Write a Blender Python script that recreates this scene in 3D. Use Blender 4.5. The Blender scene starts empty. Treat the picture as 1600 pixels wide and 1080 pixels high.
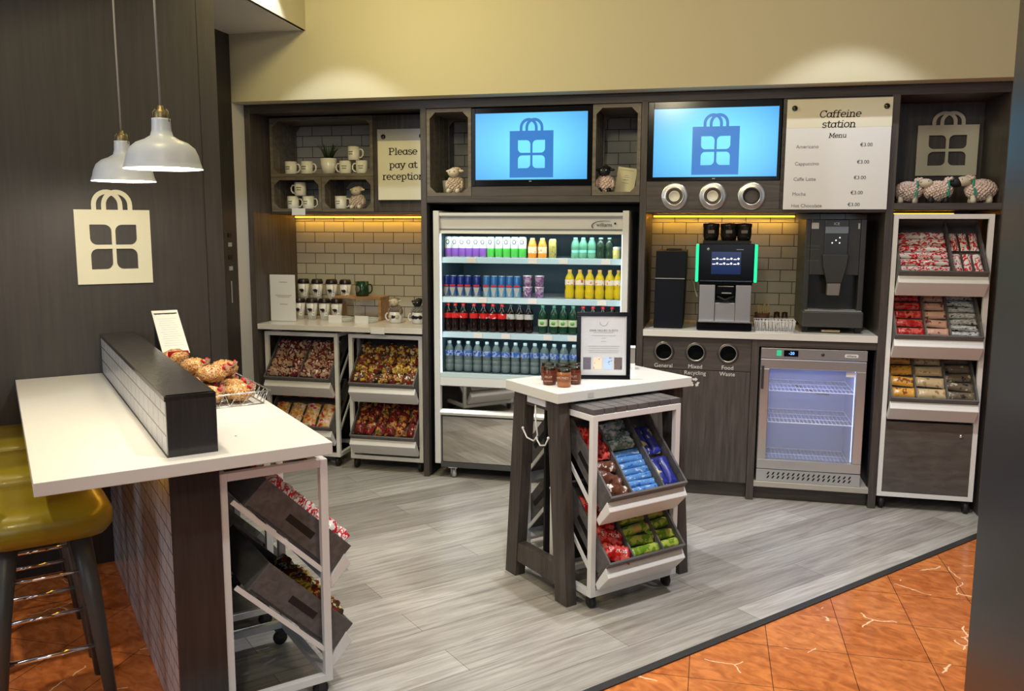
import bpy, math, random
from mathutils import Matrix, Vector, Euler
R = math.radians; PI = math.pi; sin = math.sin; cos = math.cos
S = bpy.context.scene; COL = S.collection
# ------------------------------------------------------------------ camera
def make_camera():
    yaw, pit, rol, eye = R(13.03), R(7.90), R(0.196), Vector((0, 0, 1.62))
    f = Vector((-sin(yaw)*cos(pit), cos(yaw)*cos(pit), -sin(pit)))
    r = Vector((cos(yaw), sin(yaw), 0)); u = r.cross(f)
    r2 = r*cos(rol)+u*sin(rol); u2 = u*cos(rol)-r*sin(rol)
    cd = bpy.data.cameras.new('camera'); cd.sensor_width = 36; cd.lens = 36*1341.3/1600; cd.clip_start = 0.05
    c = bpy.data.objects.new('camera', cd); COL.objects.link(c)
    c.matrix_world = Matrix(((r2.x, u2.x, -f.x, eye.x), (r2.y, u2.y, -f.y, eye.y), (r2.z, u2.z, -f.z, eye.z), (0, 0, 0, 1)))
    S.camera = c
make_camera()
# ------------------------------------------------------------------ exposure, world, lights
S.view_settings.view_transform = 'Standard'; S.view_settings.look = 'None'; S.view_settings.gamma = 1
S.view_settings.exposure = 0.0; S.view_settings.use_curve_mapping = False
w = bpy.data.worlds.new('world'); S.world = w; w.use_nodes = True
w.node_tree.nodes['Background'].inputs[0].default_value = (0.86, 0.92, 1.0, 1); w.node_tree.nodes['Background'].inputs[1].default_value = 0.06
def lamp(name, kind, loc, aim, power, color, size=0.2, sizey=None, spot=None, blend=0.2):
    ld = bpy.data.lights.new(name, kind); ld.energy = power; ld.color = color
    if kind == 'AREA':
        ld.shape = 'RECTANGLE' if sizey else 'DISK'; ld.size = size
        if sizey: ld.size_y = sizey
    else: ld.shadow_soft_size = size
    if kind == 'SPOT': ld.spot_size = R(spot); ld.spot_blend = blend
    o = bpy.data.objects.new(name, ld); COL.objects.link(o); o.location = loc
    o.rotation_euler = (Vector(aim)-Vector(loc)).to_track_quat('-Z', 'Y').to_euler()
    return o
WARM = (1, 0.84, 0.50); COOL = (0.93, 0.95, 1.0)
SPOTC = (0.86, 0.90, 1.0)
lamp('cove_light', 'AREA', (-1.9, 3.7, 3.15), (-1.2, 4.6, 2.0), 18, (1, 0.84, 0.36), 0.35)
lamp('ceiling_lamp_warm', 'AREA', (0.3, 2.9, 3.2), (0.3, 4.2, 1.2), 11, WARM, 0.4)
lamp('lobby_ceiling_lamp', 'AREA', (-0.5, 0.2, 3.1), (0.9, 5.2, 1.8), 22, (1, 0.88, 0.60), 0.35)
lamp('stool_fill_lamp', 'SPOT', (-2.70, 1.85, 3.2), (-2.62, 1.95, 0), 130, (1, 0.86, 0.60), 0.05, spot=62, blend=0.5)  # unseen fill lamp, added to brighten the marble floor around the stools
lamp('counter_ceiling_lamp', 'AREA', (-1.6, 2.1, 3.2), (-1.7, 2.6, 0.9), 13, (1, 0.82, 0.40), 0.4)
lamp('lobby_daylight', 'AREA', (1.2, -3.0, 2.2), (-0.6, 4.0, 1.0), 44, (0.80, 0.89, 1.0), 3.2, 2.2)
lamp('lobby_daylight_left', 'AREA', (-3.9, -0.6, 2.6), (-1.7, 3.0, 0.1), 50, (0.84, 0.91, 1.0), 1.6, 1.8)
lamp('downlight_left', 'SPOT', (-2.22, 4.46, 3.22), (-2.22, 4.46, 0), 42, SPOTC, 0.02, spot=84, blend=0.25)
lamp('downlight_middle', 'SPOT', (-0.75, 3.9, 3.22), (-0.75, 3.9, 0), 135, COOL, 0.03, spot=78, blend=0.3)
lamp('downlight_right', 'SPOT', (0.66, 4.46, 3.22), (0.66, 4.46, 0), 48, SPOTC, 0.02, spot=84, blend=0.25)
lamp('downlight_aisle', 'SPOT', (0.9, 3.5, 3.22), (0.9, 3.6, 0), 170, COOL, 0.04, spot=80, blend=0.4)
lamp('downlight_front', 'SPOT', (-0.3, 2.2, 3.22), (-0.3, 2.6, 0), 110, COOL, 0.04, spot=80, blend=0.4)
# ------------------------------------------------------------------ materials
MATS = {}
def P(name, col, rough=0.5, metal=0.0, emit=None, es=0.0, trans=0.0, alpha=1.0, coat=0.0, ior=1.45, bump=None, spec=None):
    if name in MATS: return MATS[name]
    m = bpy.data.materials.new(name); m.use_nodes = True; b = m.node_tree.nodes['Principled BSDF']
    b.inputs['Base Color'].default_value = (*col, 1); b.inputs['Roughness'].default_value = rough
    b.inputs['Metallic'].default_value = metal; b.inputs['IOR'].default_value = ior
    b.inputs['Transmission Weight'].default_value = trans; b.inputs['Alpha'].default_value = alpha
    b.inputs['Coat Weight'].default_value = coat
    if spec is not None: b.inputs['Specular IOR Level'].default_value = spec
    if emit: b.inputs['Emission Color'].default_value = (*emit, 1); b.inputs['Emission Strength'].default_value = es
    if bump:
        nt = m.node_tree; n = nt.nodes.new('ShaderNodeTexNoise'); n.inputs['Scale'].default_value = bump[0]
        t = nt.nodes.new('ShaderNodeTexCoord'); nt.links.new(t.outputs['Object'], n.inputs['Vector'])
        bp = nt.nodes.new('ShaderNodeBump'); bp.inputs['Strength'].default_value = bump[1]; bp.inputs['Distance'].default_value = 0.01
        nt.links.new(n.outputs['Fac'], bp.inputs['Height']); nt.links.new(bp.outputs['Normal'], b.inputs['Normal'])
    MATS[name] = m; return m
def ramp(nt, fac, stops, interp='LINEAR'):
    r = nt.nodes.new('ShaderNodeValToRGB'); r.color_ramp.interpolation = interp; e = r.color_ramp.elements
    while len(e) < len(stops): e.new(0.5)
    for k, (p, c) in enumerate(stops): e[k].position = p; e[k].color = (*c, 1)
    nt.links.new(fac, r.inputs['Fac']); return r.outputs['Color']
def wood(name, dark, light, stretch=(18, 18, 1.2), rough=0.42, scale=3.0, coat=0.0):
    m = P(name, light, rough, coat=coat); nt = m.node_tree; b = nt.nodes['Principled BSDF']
    t = nt.nodes.new('ShaderNodeTexCoord'); mp = nt.nodes.new('ShaderNodeMapping'); mp.inputs['Scale'].default_value = stretch
    nt.links.new(t.outputs['Object'], mp.inputs['Vector'])
    n = nt.nodes.new('ShaderNodeTexNoise'); n.inputs['Scale'].default_value = scale; n.inputs['Detail'].default_value = 7; n.inputs['Distortion'].default_value = 0.6
    nt.links.new(mp.outputs['Vector'], n.inputs['Vector'])
    nt.links.new(ramp(nt, n.outputs['Fac'], [(0.3, dark), (0.7, light)]), b.inputs['Base Color'])
    bp = nt.nodes.new('ShaderNodeBump'); bp.inputs['Strength'].default_value = 0.15; bp.inputs['Distance'].default_value = 0.004
    nt.links.new(n.outputs['Fac'], bp.inputs['Height']); nt.links.new(bp.outputs['Normal'], b.inputs['Normal'])
    return m
def brickmat(name, c1, c2, mortar, w_, h_, ms=0.0022, rough=0.2, axes='xz', off=(0, 0), bumpd=0.004, rot=0.0):
    m = P(name, c1, rough); nt = m.node_tree; b = nt.nodes['Principled BSDF']
    t = nt.nodes.new('ShaderNodeTexCoord'); sp = nt.nodes.new('ShaderNodeSeparateXYZ'); cb = nt.nodes.new('ShaderNodeCombineXYZ')
    nt.links.new(t.outputs['Object'], sp.inputs[0])
    nt.links.new(sp.outputs['XYZ'.index(axes[0].upper())], cb.inputs[0]); nt.links.new(sp.outputs['XYZ'.index(axes[1].upper())], cb.inputs[1])
    mp = nt.nodes.new('ShaderNodeMapping'); mp.inputs['Location'].default_value = (off[0], off[1], 0); mp.inputs['Rotation'].default_value = (0, 0, rot)
    nt.links.new(cb.outputs[0], mp.inputs['Vector'])
    k = nt.nodes.new('ShaderNodeTexBrick'); k.inputs['Scale'].default_value = 1; k.inputs['Brick Width'].default_value = w_; k.inputs['Row Height'].default_value = h_
    k.inputs['Mortar Size'].default_value = ms; k.inputs['Mortar Smooth'].default_value = 0.3
    k.inputs['Color1'].default_value = (*c1, 1); k.inputs['Color2'].default_value = (*c2, 1); k.inputs['Mortar'].default_value = (*mortar, 1)
    nt.links.new(mp.outputs['Vector'], k.inputs['Vector']); nt.links.new(k.outputs['Color'], b.inputs['Base Color'])
    bp = nt.nodes.new('ShaderNodeBump'); bp.invert = True; bp.inputs['Strength'].default_value = 0.8; bp.inputs['Distance'].default_value = bumpd
    nt.links.new(k.outputs['Fac'], bp.inputs['Height']); nt.links.new(bp.outputs['Normal'], b.inputs['Normal'])
    return m
def wrap(name, stops, scale=38, rough=0.28, stretch=(1, 1, 1)):
    """printed foil: blotches of print that differ from packet to packet"""
    if name in MATS: return MATS[name]
    m = P(name, stops[0], rough); nt = m.node_tree; b = nt.nodes['Principled BSDF']
    t = nt.nodes.new('ShaderNodeTexCoord'); oi = nt.nodes.new('ShaderNodeObjectInfo'); ad = nt.nodes.new('ShaderNodeVectorMath'); ad.operation = 'ADD'
    mul = nt.nodes.new('ShaderNodeMath'); mul.operation = 'MULTIPLY'; mul.inputs[1].default_value = 9
    nt.links.new(oi.outputs['Random'], mul.inputs[0]); nt.links.new(t.outputs['Object'], ad.inputs[0]); nt.links.new(mul.outputs[0], ad.inputs[1])
    mp = nt.nodes.new('ShaderNodeMapping'); mp.inputs['Scale'].default_value = stretch; nt.links.new(ad.outputs[0], mp.inputs['Vector'])
    n = nt.nodes.new('ShaderNodeTexNoise'); n.inputs['Scale'].default_value = scale; n.inputs['Detail'].default_value = 3
    nt.links.new(mp.outputs['Vector'], n.inputs['Vector'])
    N = len(stops); lo, hi = 0.36, 0.62
    nt.links.new(ramp(nt, n.outputs['Fac'], [(0 if i == 0 else lo+(hi-lo)*(i-1)/max(1, N-2), c) for i, c in enumerate(stops)], 'CONSTANT'), b.inputs['Base Color'])
    return m
WD = wood('dark_wood', (0.045, 0.037, 0.033), (0.090, 0.075, 0.067))
WDH = wood('dark_wood_horizontal', (0.045, 0.037, 0.033), (0.090, 0.075, 0.067), stretch=(1.2, 18, 18))
WC = wood('crate_wood', (0.10, 0.085, 0.065), (0.20, 0.17, 0.13), stretch=(2, 6, 12))
WL = wood('wall_panel_wood', (0.031, 0.027, 0.025), (0.043, 0.038, 0.034), stretch=(14, 14, 0.8), rough=0.50)
WN = wood('riser_wood', (0.28, 0.15, 0.07), (0.46, 0.27, 0.13), stretch=(2, 10, 10))
WT = wood('tray_wood', (0.075, 0.068, 0.065), (0.13, 0.12, 0.115), stretch=(2, 12, 12), rough=0.5)
CREAM = P('cream_paint', (0.56, 0.52, 0.36), 0.75); WHITE = P('white_paint', (0.66, 0.65, 0.62), 0.7)
STONE = P('white_worktop', (0.72, 0.70, 0.65), 0.22, bump=(60, 0.02))
WM = P('white_metal', (0.78, 0.77, 0.75), 0.4, bump=(30, 0.05)); BLK = P('black', (0.008, 0.008, 0.009), 0.5)
BG = P('black_gloss', (0.004, 0.004, 0.006), 0.14, spec=0.28); DG = P('dark_grey_plastic', (0.038, 0.036, 0.033), 0.32)
ST = P('stainless_steel', (0.60, 0.60, 0.58), 0.28, 0.9); CH = P('chrome', (0.85, 0.85, 0.86), 0.08, 1.0)
MIR = P('polished_mirror_steel', (0.78, 0.76, 0.72), 0.03, 1.0); SIL = P('silver_paint', (0.45, 0.47, 0.46), 0.35, 0.3)
CER = P('white_ceramic', (0.80, 0.78, 0.70), 0.2); PAP = P('white_paper', (0.80, 0.80, 0.80), 0.6); RUB = P('black_rubber', (0.015, 0.015, 0.015), 0.6)
INK = P('black_ink', (0.012, 0.012, 0.012), 0.5); GINK = P('grey_ink', (0.16, 0.16, 0.17), 0.6); BRASS = P('aged_brass', (0.22, 0.18, 0.10), 0.45, 0.8)
SIGN = P('cream_acrylic', (0.74, 0.71, 0.55), 0.12); WSIGN = P('white_acrylic', (0.74, 0.74, 0.72), 0.10)
LED = P('led_strip_light', (1, 0.6, 0.1), 0.4, emit=(1.0, 0.46, 0.03), es=2.2); CLED = P('cool_tube_light', (1, 1, 1), 0.4, emit=(0.78, 0.97, 1.0), es=2.2)
GLS = P('clear_glass', (0.95, 0.98, 0.98), 0.03, trans=1.0, ior=1.3); CLR = P('clear_acrylic', (0.92, 0.95, 0.95), 0.05, alpha=0.25)
TILE = brickmat('metro_tile', (0.50, 0.49, 0.44), (0.47, 0.46, 0.42), (0.10, 0.095, 0.085), 0.15, 0.075, 0.0026, 0.18, 'xz', (0.02, 0.0), 0.006)
# ------------------------------------------------------------------ geometry collector
def rotm(ax, a): return Matrix.Rotation(a, 4, ax)
def T(x, y, z): return Matrix.Translation((x, y, z))
class G:
    def __init__(s): s.v = []; s.f = []; s.mi = []; s.sm = []
    def add(s, vs, fs, mi=0, sm=False, M=None):
        o = len(s.v)
        for p in vs: s.v.append(tuple(M @ Vector(p)) if M else tuple(p))
        for f in fs: s.f.append(tuple(i+o for i in f)); s.mi.append(mi); s.sm.append(sm)
        return s
    def box(s, x0, x1, y0, y1, z0, z1, mi=0, M=None):
        if x0 > x1: x0, x1 = x1, x0
        if y0 > y1: y0, y1 = y1, y0
        if z0 > z1: z0, z1 = z1, z0
        return s.add([(x0,y0,z0),(x1,y0,z0),(x1,y1,z0),(x0,y1,z0),(x0,y0,z1),(x1,y0,z1),(x1,y1,z1),(x0,y1,z1)],
              [(0,3,2,1),(4,5,6,7),(0,1,5,4),(1,2,6,5),(2,3,7,6),(3,0,4,7)], mi, False, M)
    def prism(s, poly, a, b, axis='x', mi=0, M=None):
        """poly in (u,v); axis x: (u,v)->(y,z); axis y: (x,z); axis z: (x,y)"""
        n = len(poly)
        f3 = {'x': lambda u, v, t: (t, u, v), 'y': lambda u, v, t: (u, t, v), 'z': lambda u, v, t: (u, v, t)}[axis]
        vs = [f3(u, v, a) for u, v in poly]+[f3(u, v, b) for u, v in poly]
        fs = [tuple(range(n))[::-1], tuple(range(n, 2*n))]+[(i, (i+1) % n, n+(i+1) % n, n+i) for i in range(n)]
        return s.add(vs, fs, mi, False, M)
    def lathe(s, prof, n=20, mi=0, M=None, sm=True, mis=None):
        vs = []; fs = []; ms = []
        for r_, z in prof:
            for k in range(n): a = 2*PI*k/n; vs.append((r_*cos(a), r_*sin(a), z))
        o = len(s.v)
        for p in vs: s.v.append(tuple(M @ Vector(p)) if M else p)
        for j in range(len(prof)-1):
            for k in range(n):
                a, b = j*n+k, j*n+(k+1) % n
                s.f.append((o+a, o+b, o+b+n, o+a+n)); s.mi.append(mis[j] if mis else mi); s.sm.append(sm)
        return s
    def tube(s, pts, r, n=8, mi=0, M=None, closed=False):
        pts = [Vector(p) for p in pts]; rings = []; N = len(pts)
        up = None
        for i, p in enumerate(pts):
            if closed: t = pts[(i+1) % N]-pts[i-1]
            else: t = pts[min(i+1, N-1)]-pts[max(i-1, 0)]
            t.normalize()
            if up is None: up = Vector((0, 0, 1)) if abs(t.z) < 0.9 else Vector((1, 0, 0))
            a = t.cross(up).normalized(); b = a.cross(t).normalized(); up = b
            rr = r[i] if isinstance(r, (list, tuple)) else r
            rings.append([tuple(p+a*rr*cos(2*PI*k/n)+b*rr*sin(2*PI*k/n)) for k in range(n)])
        vs = [q for rg in rings for q in rg]; fs = []
        for i in range(N if closed else N-1):
            for k in range(n):
                a, b = i*n+k, i*n+(k+1) % n; c, d = ((i+1) % N)*n+(k+1) % n, ((i+1) % N)*n+k
                fs.append((a, b, c, d))
        if not closed: fs += [tuple(range(n))[::-1], tuple(range((N-1)*n, N*n))]
        return s.add(vs, fs, mi, True, M)
    def ell(s, c, r, n=14, m=9, mi=0, M=None, rough=0.0, seed=0, squash=None):
        rd = random.Random(seed); vs = []; fs = []
        for j in range(m+1):
            ph = -PI/2+PI*j/m
            for k in range(n):
                a = 2*PI*k/n; q = 1+rough*(rd.random()-0.5)*(0 if j in (0, m) else 1)
                vs.append((c[0]+r[0]*cos(ph)*cos(a)*q, c[1]+r[1]*cos(ph)*sin(a)*q, c[2]+r[2]*sin(ph)*q))
        for j in range(m):
            for k in range(n): a, b = j*n+k, j*n+(k+1) % n; fs.append((a, b, b+n, a+n))
        return s.add(vs, fs, mi, True, M)
    def obj(s, name, mats, parent=None, bev=0.0, loc=None, rz=None, M=None):
        me = bpy.data.meshes.new(name); me.from_pydata(s.v, [], s.f)
        for m in (mats if isinstance(mats, (list, tuple)) else [mats]): me.materials.append(m)
        me.polygons.foreach_set('material_index', s.mi); me.polygons.foreach_set('use_smooth', s.sm); me.update()
        o = bpy.data.objects.new(name, me); COL.objects.link(o)
        if parent: o.parent = parent
        if loc: o.location = loc
        if rz: o.rotation_euler = (0, 0, rz)
        if M: o.matrix_basis = M
        if bev:
            b = o.modifiers.new('bevel', 'BEVEL'); b.width = bev; b.segments = 2; b.limit_method = 'ANGLE'; b.angle_limit = R(40)
        return o
def tag(o, label, cat, group=None):
    o['label'] = label; o['category'] = cat
    if group: o['group'] = group
    return o
def struct(o): o['kind'] = 'structure'; return o
def thing(name, label, cat, loc=(0, 0, 0), rz=0, group=None, M=None):
    o = bpy.data.objects.new(name, None); COL.objects.link(o); o.empty_display_size = 0.05
    if M is not None: o.matrix_basis = M
    else: o.location = loc; o.rotation_euler = (0, 0, rz)
    return tag(o, label, cat, group)
def dup(root, M, label, group=None):
    def cp(o, par):
        c = o.copy(); COL.objects.link(c); c.parent = par
        for ch in kids.get(o.name, []): cp(ch, c)
        return c
    kids = {}
    for o in [root]+list(root.children_recursive):
        if o.parent and o is not root: kids.setdefault(o.parent.name, []).append(o)
    r = cp(root, None); r.matrix_basis = M; r['label'] = label
    if group: r['group'] = group
    return r
class Proto:
    """first place() moves the built thing itself, later ones copy it with its parts"""
    def __init__(s, root): s.root = root; s.used = False
    def place(s, M, label, group=None):
        if not s.used:
            s.used = True; s.root.matrix_basis = M; s.root['label'] = label
            if group: s.root['group'] = group
            return s.root
        return dup(s.root, M, label, group)
CA, SA = cos(R(46)), sin(R(46))
def dn(d, n, z=0): return Vector((d*CA+n*SA, d*SA-n*CA, z))   # the counter, island and plank grid lies at 46 degrees
def seq(i, n, what='from left'):
    nm = ['leftmost', 'second', 'third', 'fourth', 'fifth', 'sixth', 'seventh', 'eighth', 'ninth', 'tenth', 'eleventh', 'twelfth', 'thirteenth', 'fourteenth', 'fifteenth', 'sixteenth']
    if i == 0: return 'leftmost'
    if i == n-1: return 'rightmost'
    return nm[i]+' '+what
# ------------------------------------------------------------------ curve plates, text, slab lettering
def from_curve(cu, name, mat, parent, M):
    ob = bpy.data.objects.new('tmp', cu); me = bpy.data.meshes.new_from_object(ob); bpy.data.objects.remove(ob)
    me.name = name; me.materials.clear(); me.materials.append(mat)
    o = bpy.data.objects.new(name, me); COL.objects.link(o)
    if parent: o.parent = parent
    o.matrix_basis = M; return o
FLAT = rotm('X', PI/2)       # xy plane -> xz plane facing -Y
def plate(name, loops, th, mat, parent, M):
    cu = bpy.data.curves.new(name, 'CURVE'); cu.dimensions = '2D'; cu.fill_mode = 'BOTH'; cu.extrude = th/2
    for L in loops:
        sp = cu.splines.new('POLY'); sp.points.add(len(L)-1); sp.use_cyclic_u = True
        for k, (x, y) in enumerate(L): sp.points[k].co = (x, y, 0, 1)
    return from_curve(cu, name, mat, parent, M)
def text(name, body, size, mat, parent, M, th=0.0006, align='CENTER', sx=1.0):
    cu = bpy.data.curves.new(name, 'FONT'); cu.body = body; cu.size = size; cu.extrude = th; cu.align_x = align; cu.align_y = 'CENTER'; cu.resolution_u = 3
    return from_curve(cu, name, mat, parent, M @ Matrix.Scale(sx, 4, (1, 0, 0)))
def arc(cx, cy, rx, ry, a0, a1, n=12): return [(cx+rx*cos(R(a0+(a1-a0)*k/n)), cy+ry*sin(R(a0+(a1-a0)*k/n))) for k in range(n+1)]
GLY = {
 'P': (0.95, [[(0.2,0),(0.2,1.4)],[(0.05,0),(0.4,0)],[(0.05,1.4),(0.5,1.4)]+arc(0.5,1.03,0.33,0.37,90,-90)+[(0.2,0.66)]]),
 'C': (1.05, [arc(0.58,0.7,0.46,0.7,40,320,20),[(0.95,1.4),(0.95,1.05)]]),
 'M': (1.35, [[(0.2,0),(0.25,1.4)],[(0.25,1.4),(0.67,0.3)],[(0.67,0.3),(1.1,1.4)],[(1.1,1.4),(1.15,0)],[(0.05,0),(0.38,0)],[(0.98,0),(1.32,0)],[(0.08,1.4),(0.26,1.4)],[(1.1,1.4),(1.28,1.4)]]),
 'l': (0.46, [[(0.08,1.45),(0.24,1.45),(0.24,0)],[(0.06,0),(0.42,0)]]),
 'e': (0.84, [[(0.1,0.52),(0.76,0.52)]+arc(0.43,0.5,0.33,0.5,5,310,18)]),
 'a': (0.86, [arc(0.4,0.48,0.31,0.48,0,360,18),[(0.71,1.0),(0.71,0.12),(0.86,0.0)]]),
 's': (0.72, [arc(0.38,0.76,0.25,0.24,30,270,12)+arc(0.38,0.26,0.27,0.26,90,-150,12)]),
 'y': (0.84, [[(0.12,1),(0.44,0.05)],[(0.76,1),(0.42,-0.1),(0.25,-0.4),(0.06,-0.4)],[(0.0,1),(0.26,1)],[(0.62,1),(0.88,1)]]),
 't': (0.60, [[(0.26,1.32),(0.26,0.22)]+arc(0.44,0.22,0.18,0.2,180,330,8),[(0.04,0.98),(0.56,0.98)]]),
 'r': (0.62, [[(0.06,1),(0.2,1),(0.2,0)],[(0.04,0),(0.4,0)],[(0.2,0.62)]+arc(0.46,0.66,0.24,0.32,160,60,6)]),
 'c': (0.76, [arc(0.44,0.5,0.33,0.5,50,310,16)]),
 'p': (0.90, [[(0.04,1),(0.2,1),(0.2,-0.42)],[(0.04,-0.42),(0.4,-0.42)],arc(0.46,0.5,0.32,0.48,150,-150,16)]),
 'i': (0.46, [[(0.06,1),(0.22,1),(0.22,0)],[(0.04,0),(0.42,0)],[(0.2,1.32),(0.24,1.42)]]),
 'o': (0.86, [arc(0.43,0.5,0.33,0.5,0,360,20)]),
 'n': (0.94, [[(0.06,1),(0.2,1),(0.2,0)],[(0.04,0),(0.38,0)],[(0.2,0.6)]+arc(0.46,0.6,0.26,0.38,150,0,10)+[(0.72,0)],[(0.58,0),(0.9,0)]]),
 'u': (0.94, [[(0.04,1),(0.2,1),(0.2,0.35)]+arc(0.45,0.35,0.25,0.35,180,330,10),[(0.56,1),(0.72,1),(0.72,0.0),(0.9,0.0)]]),
 'f': (0.60, [[(0.24,0),(0.24,1.12)]+arc(0.46,1.14,0.22,0.28,180,60,8),[(0.04,0.92),(0.52,0.92)],[(0.06,0),(0.42,0)]]),
 ' ': (0.5, [])}
def slab(name, word, xh, cx, z, y, mat, parent, wt=0.135, slant=0.0, xs=1.0):
    g = G(); tot = sum(GLY[c][0] for c in word); x = -tot/2
    for c in word:
        wd, strokes = GLY[c]
        for st in strokes:
            n = len(st)
            L = []; Rr = []
            for i in range(n):
                a = st[max(0, i-1)]; b = st[min(n-1, i+1)]; tx, ty = b[0]-a[0], b[1]-a[1]; l = math.hypot(tx, ty) or 1
                nx, ny = -ty/l*wt/2, tx/l*wt/2
                e = 0.0
                if i == 0: e = -wt*0.3
                if i == n-1: e = wt*0.3
                px, py = st[i][0]+tx/l*e, st[i][1]+ty/l*e
                L.append((px+nx, py+ny)); Rr.append((px-nx, py-ny))
            vs = [((x+q[0]+slant*q[1])*xh*xs, 0, q[1]*xh) for q in L+Rr]
            g.add(vs, [(i, n+i, n+i+1, i+1) for i in range(n-1)])
        x += wd
    return g.obj(name, mat, parent, loc=(cx, y, z))
def rr(x0, x1, y0, y1, rnd, r=0.09):
    """rectangle with chosen rounded corners; rnd has two of 'tl','tr','bl','br'"""
    out = []
    for nm, cx, cy, a in (('bl', x0, y0, 180), ('br', x1, y0, 270), ('tr', x1, y1, 0), ('tl', x0, y1, 90)):
        if nm in rnd:
            ccx = cx+(r if 'l' in nm else -r); ccy = cy+(r if nm[0] == 'b' else -r)
            out += arc(ccx, ccy, r, r, a, a+90, 6)
        else: out.append((cx, cy))
    return out
def arch(cx, hw, w_, h):
    rt = hw; z0 = h-rt
    return [(cx-hw, -0.01)]+arc(cx, z0, hw, rt, 180, 0, 14)+[(cx+hw, -0.01), (cx+hw-w_, -0.01)]+arc(cx, z0, hw-w_, rt-w_, 0, 180, 14)+[(cx-hw+w_, -0.01)]
def bag_logo(parent, W, H, th, mat, M, body='bag_panel', handle='bag_handle'):
    loops = [[(0, 0), (W, 0), (W, H), (0, H)]]
    for x0, x1, y0, y1, k in ((.19, .475, .53, .80, ('tr', 'bl')), (.525, .81, .53, .80, ('tl', 'br')), (.19, .475, .20, .475, ('tl', 'br')), (.525, .81, .20, .475, ('tr', 'bl'))):
        loops.append([(a*W, b*H) for a, b in rr(x0, x1, y0, y1, k)][::-1])
    plate(body, loops, th, mat, parent, M @ FLAT)
    for cx, dy in ((.435, -0.0001), (.565, -0.0006)):
        L = [(a*W, b*H+H) for a, b in arch(cx, .205, .062, .27)]
        plate(handle, [L], th*0.8, mat, parent, M @ T(0, dy, 0) @ FLAT)
# ------------------------------------------------------------------ SETTING
PLK = brickmat('grey_vinyl_planks', (0.31, 0.29, 0.265), (0.50, 0.48, 0.45), (0.15, 0.14, 0.125), 1.22, 0.185, 0.0012, 0.3, 'xy', (0.3, 0.05), 0.001, -R(47))
def add_grain(m, stretch, rot, lo, hi, sc=2.0):
    nt = m.node_tree; b = nt.nodes['Principled BSDF']; src = b.inputs['Base Color'].links[0].from_socket
    t = nt.nodes.new('ShaderNodeTexCoord'); mp0 = nt.nodes.new('ShaderNodeMapping'); mp0.inputs['Rotation'].default_value = (0, 0, rot)
    mp = nt.nodes.new('ShaderNodeMapping'); mp.inputs['Scale'].default_value = stretch
    nt.links.new(t.outputs['Object'], mp0.inputs['Vector']); nt.links.new(mp0.outputs['Vector'], mp.inputs['Vector'])
    n = nt.nodes.new('ShaderNodeTexNoise'); n.inputs['Scale'].default_value = sc; n.inputs['Detail'].default_value = 8; n.inputs['Distortion'].default_value = 0.9
    nt.links.new(mp.outputs['Vector'], n.inputs['Vector'])
    c = ramp(nt, n.outputs['Fac'], [(0.32, lo), (0.68, hi)])
    mx = nt.nodes.new('ShaderNodeMix'); mx.data_type = 'RGBA'; mx.blend_type = 'MULTIPLY'; mx.inputs['Factor'].default_value = 1
    nt.links.new(src, mx.inputs['A']); nt.links.new(c, mx.inputs['B']); nt.links.new(mx.outputs['Result'], b.inputs['Base Color'])
add_grain(PLK, (1.0, 13, 1), -R(47), (0.70, 0.68, 0.66), (1.12, 1.12, 1.11), 2.6)
add_grain(PLK, (2.5, 60, 1), -R(47), (0.86, 0.85, 0.84), (1.06, 1.06, 1.06), 2.0)
def marble():
    m = brickmat('orange_marble', (0.58, 0.20, 0.055), (0.46, 0.135, 0.035), (0.10, 0.035, 0.012), 0.295, 0.3165, 0.0018, 0.16, 'xy', (0.03, -0.144), 0.0008)
    nt = m.node_tree
    for nd in nt.nodes:
        if nd.type == 'TEX_BRICK': nd.offset = 0
    add_grain(m, (4, 7, 3), 0.5, (0.72, 0.62, 0.55), (1.22, 1.25, 1.28), 3.5)
    b = nt.nodes['Principled BSDF']; src = b.inputs['Base Color'].links[0].from_socket
    t = nt.nodes.new('ShaderNodeTexCoord'); n0 = nt.nodes.new('ShaderNodeTexNoise'); n0.inputs['Scale'].default_value = 5; n0.inputs['Detail'].default_value = 4
    mixv = nt.nodes.new('ShaderNodeMix'); mixv.data_type = 'VECTOR'; mixv.inputs['Factor'].default_value = 0.13
    nt.links.new(t.outputs['Object'], n0.inputs['Vector']); nt.links.new(t.outputs['Object'], mixv.inputs['A']); nt.links.new(n0.outputs['Color'], mixv.inputs['B'])
    v = nt.nodes.new('ShaderNodeTexVoronoi'); v.feature = 'DISTANCE_TO_EDGE'; v.inputs['Scale'].default_value = 3.4
    nt.links.new(mixv.outputs['Result'], v.inputs['Vector'])
    n2 = nt.nodes.new('ShaderNodeTexNoise'); n2.inputs['Scale'].default_value = 3.1; nt.links.new(t.outputs['Object'], n2.inputs['Vector'])
    lt = nt.nodes.new('ShaderNodeMath'); lt.operation = 'LESS_THAN'; lt.inputs[1].default_value = 0.008; nt.links.new(v.outputs['Distance'], lt.inputs[0])
    gt = nt.nodes.new('ShaderNodeMath'); gt.operation = 'GREATER_THAN'; gt.inputs[1].default_value = 0.54; nt.links.new(n2.outputs['Fac'], gt.inputs[0])
    ml = nt.nodes.new('ShaderNodeMath'); ml.operation = 'MULTIPLY'; nt.links.new(lt.outputs[0], ml.inputs[0]); nt.links.new(gt.outputs[0], ml.inputs[1])
    mx = nt.nodes.new('ShaderNodeMix'); mx.data_type = 'RGBA'; nt.links.new(ml.outputs[0], mx.inputs['Factor']); nt.links.new(src, mx.inputs['A']); mx.inputs['B'].default_value = (0.8, 0.55, 0.33, 1)
    nt.links.new(mx.outputs['Result'], b.inputs['Base Color']); return m
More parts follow.
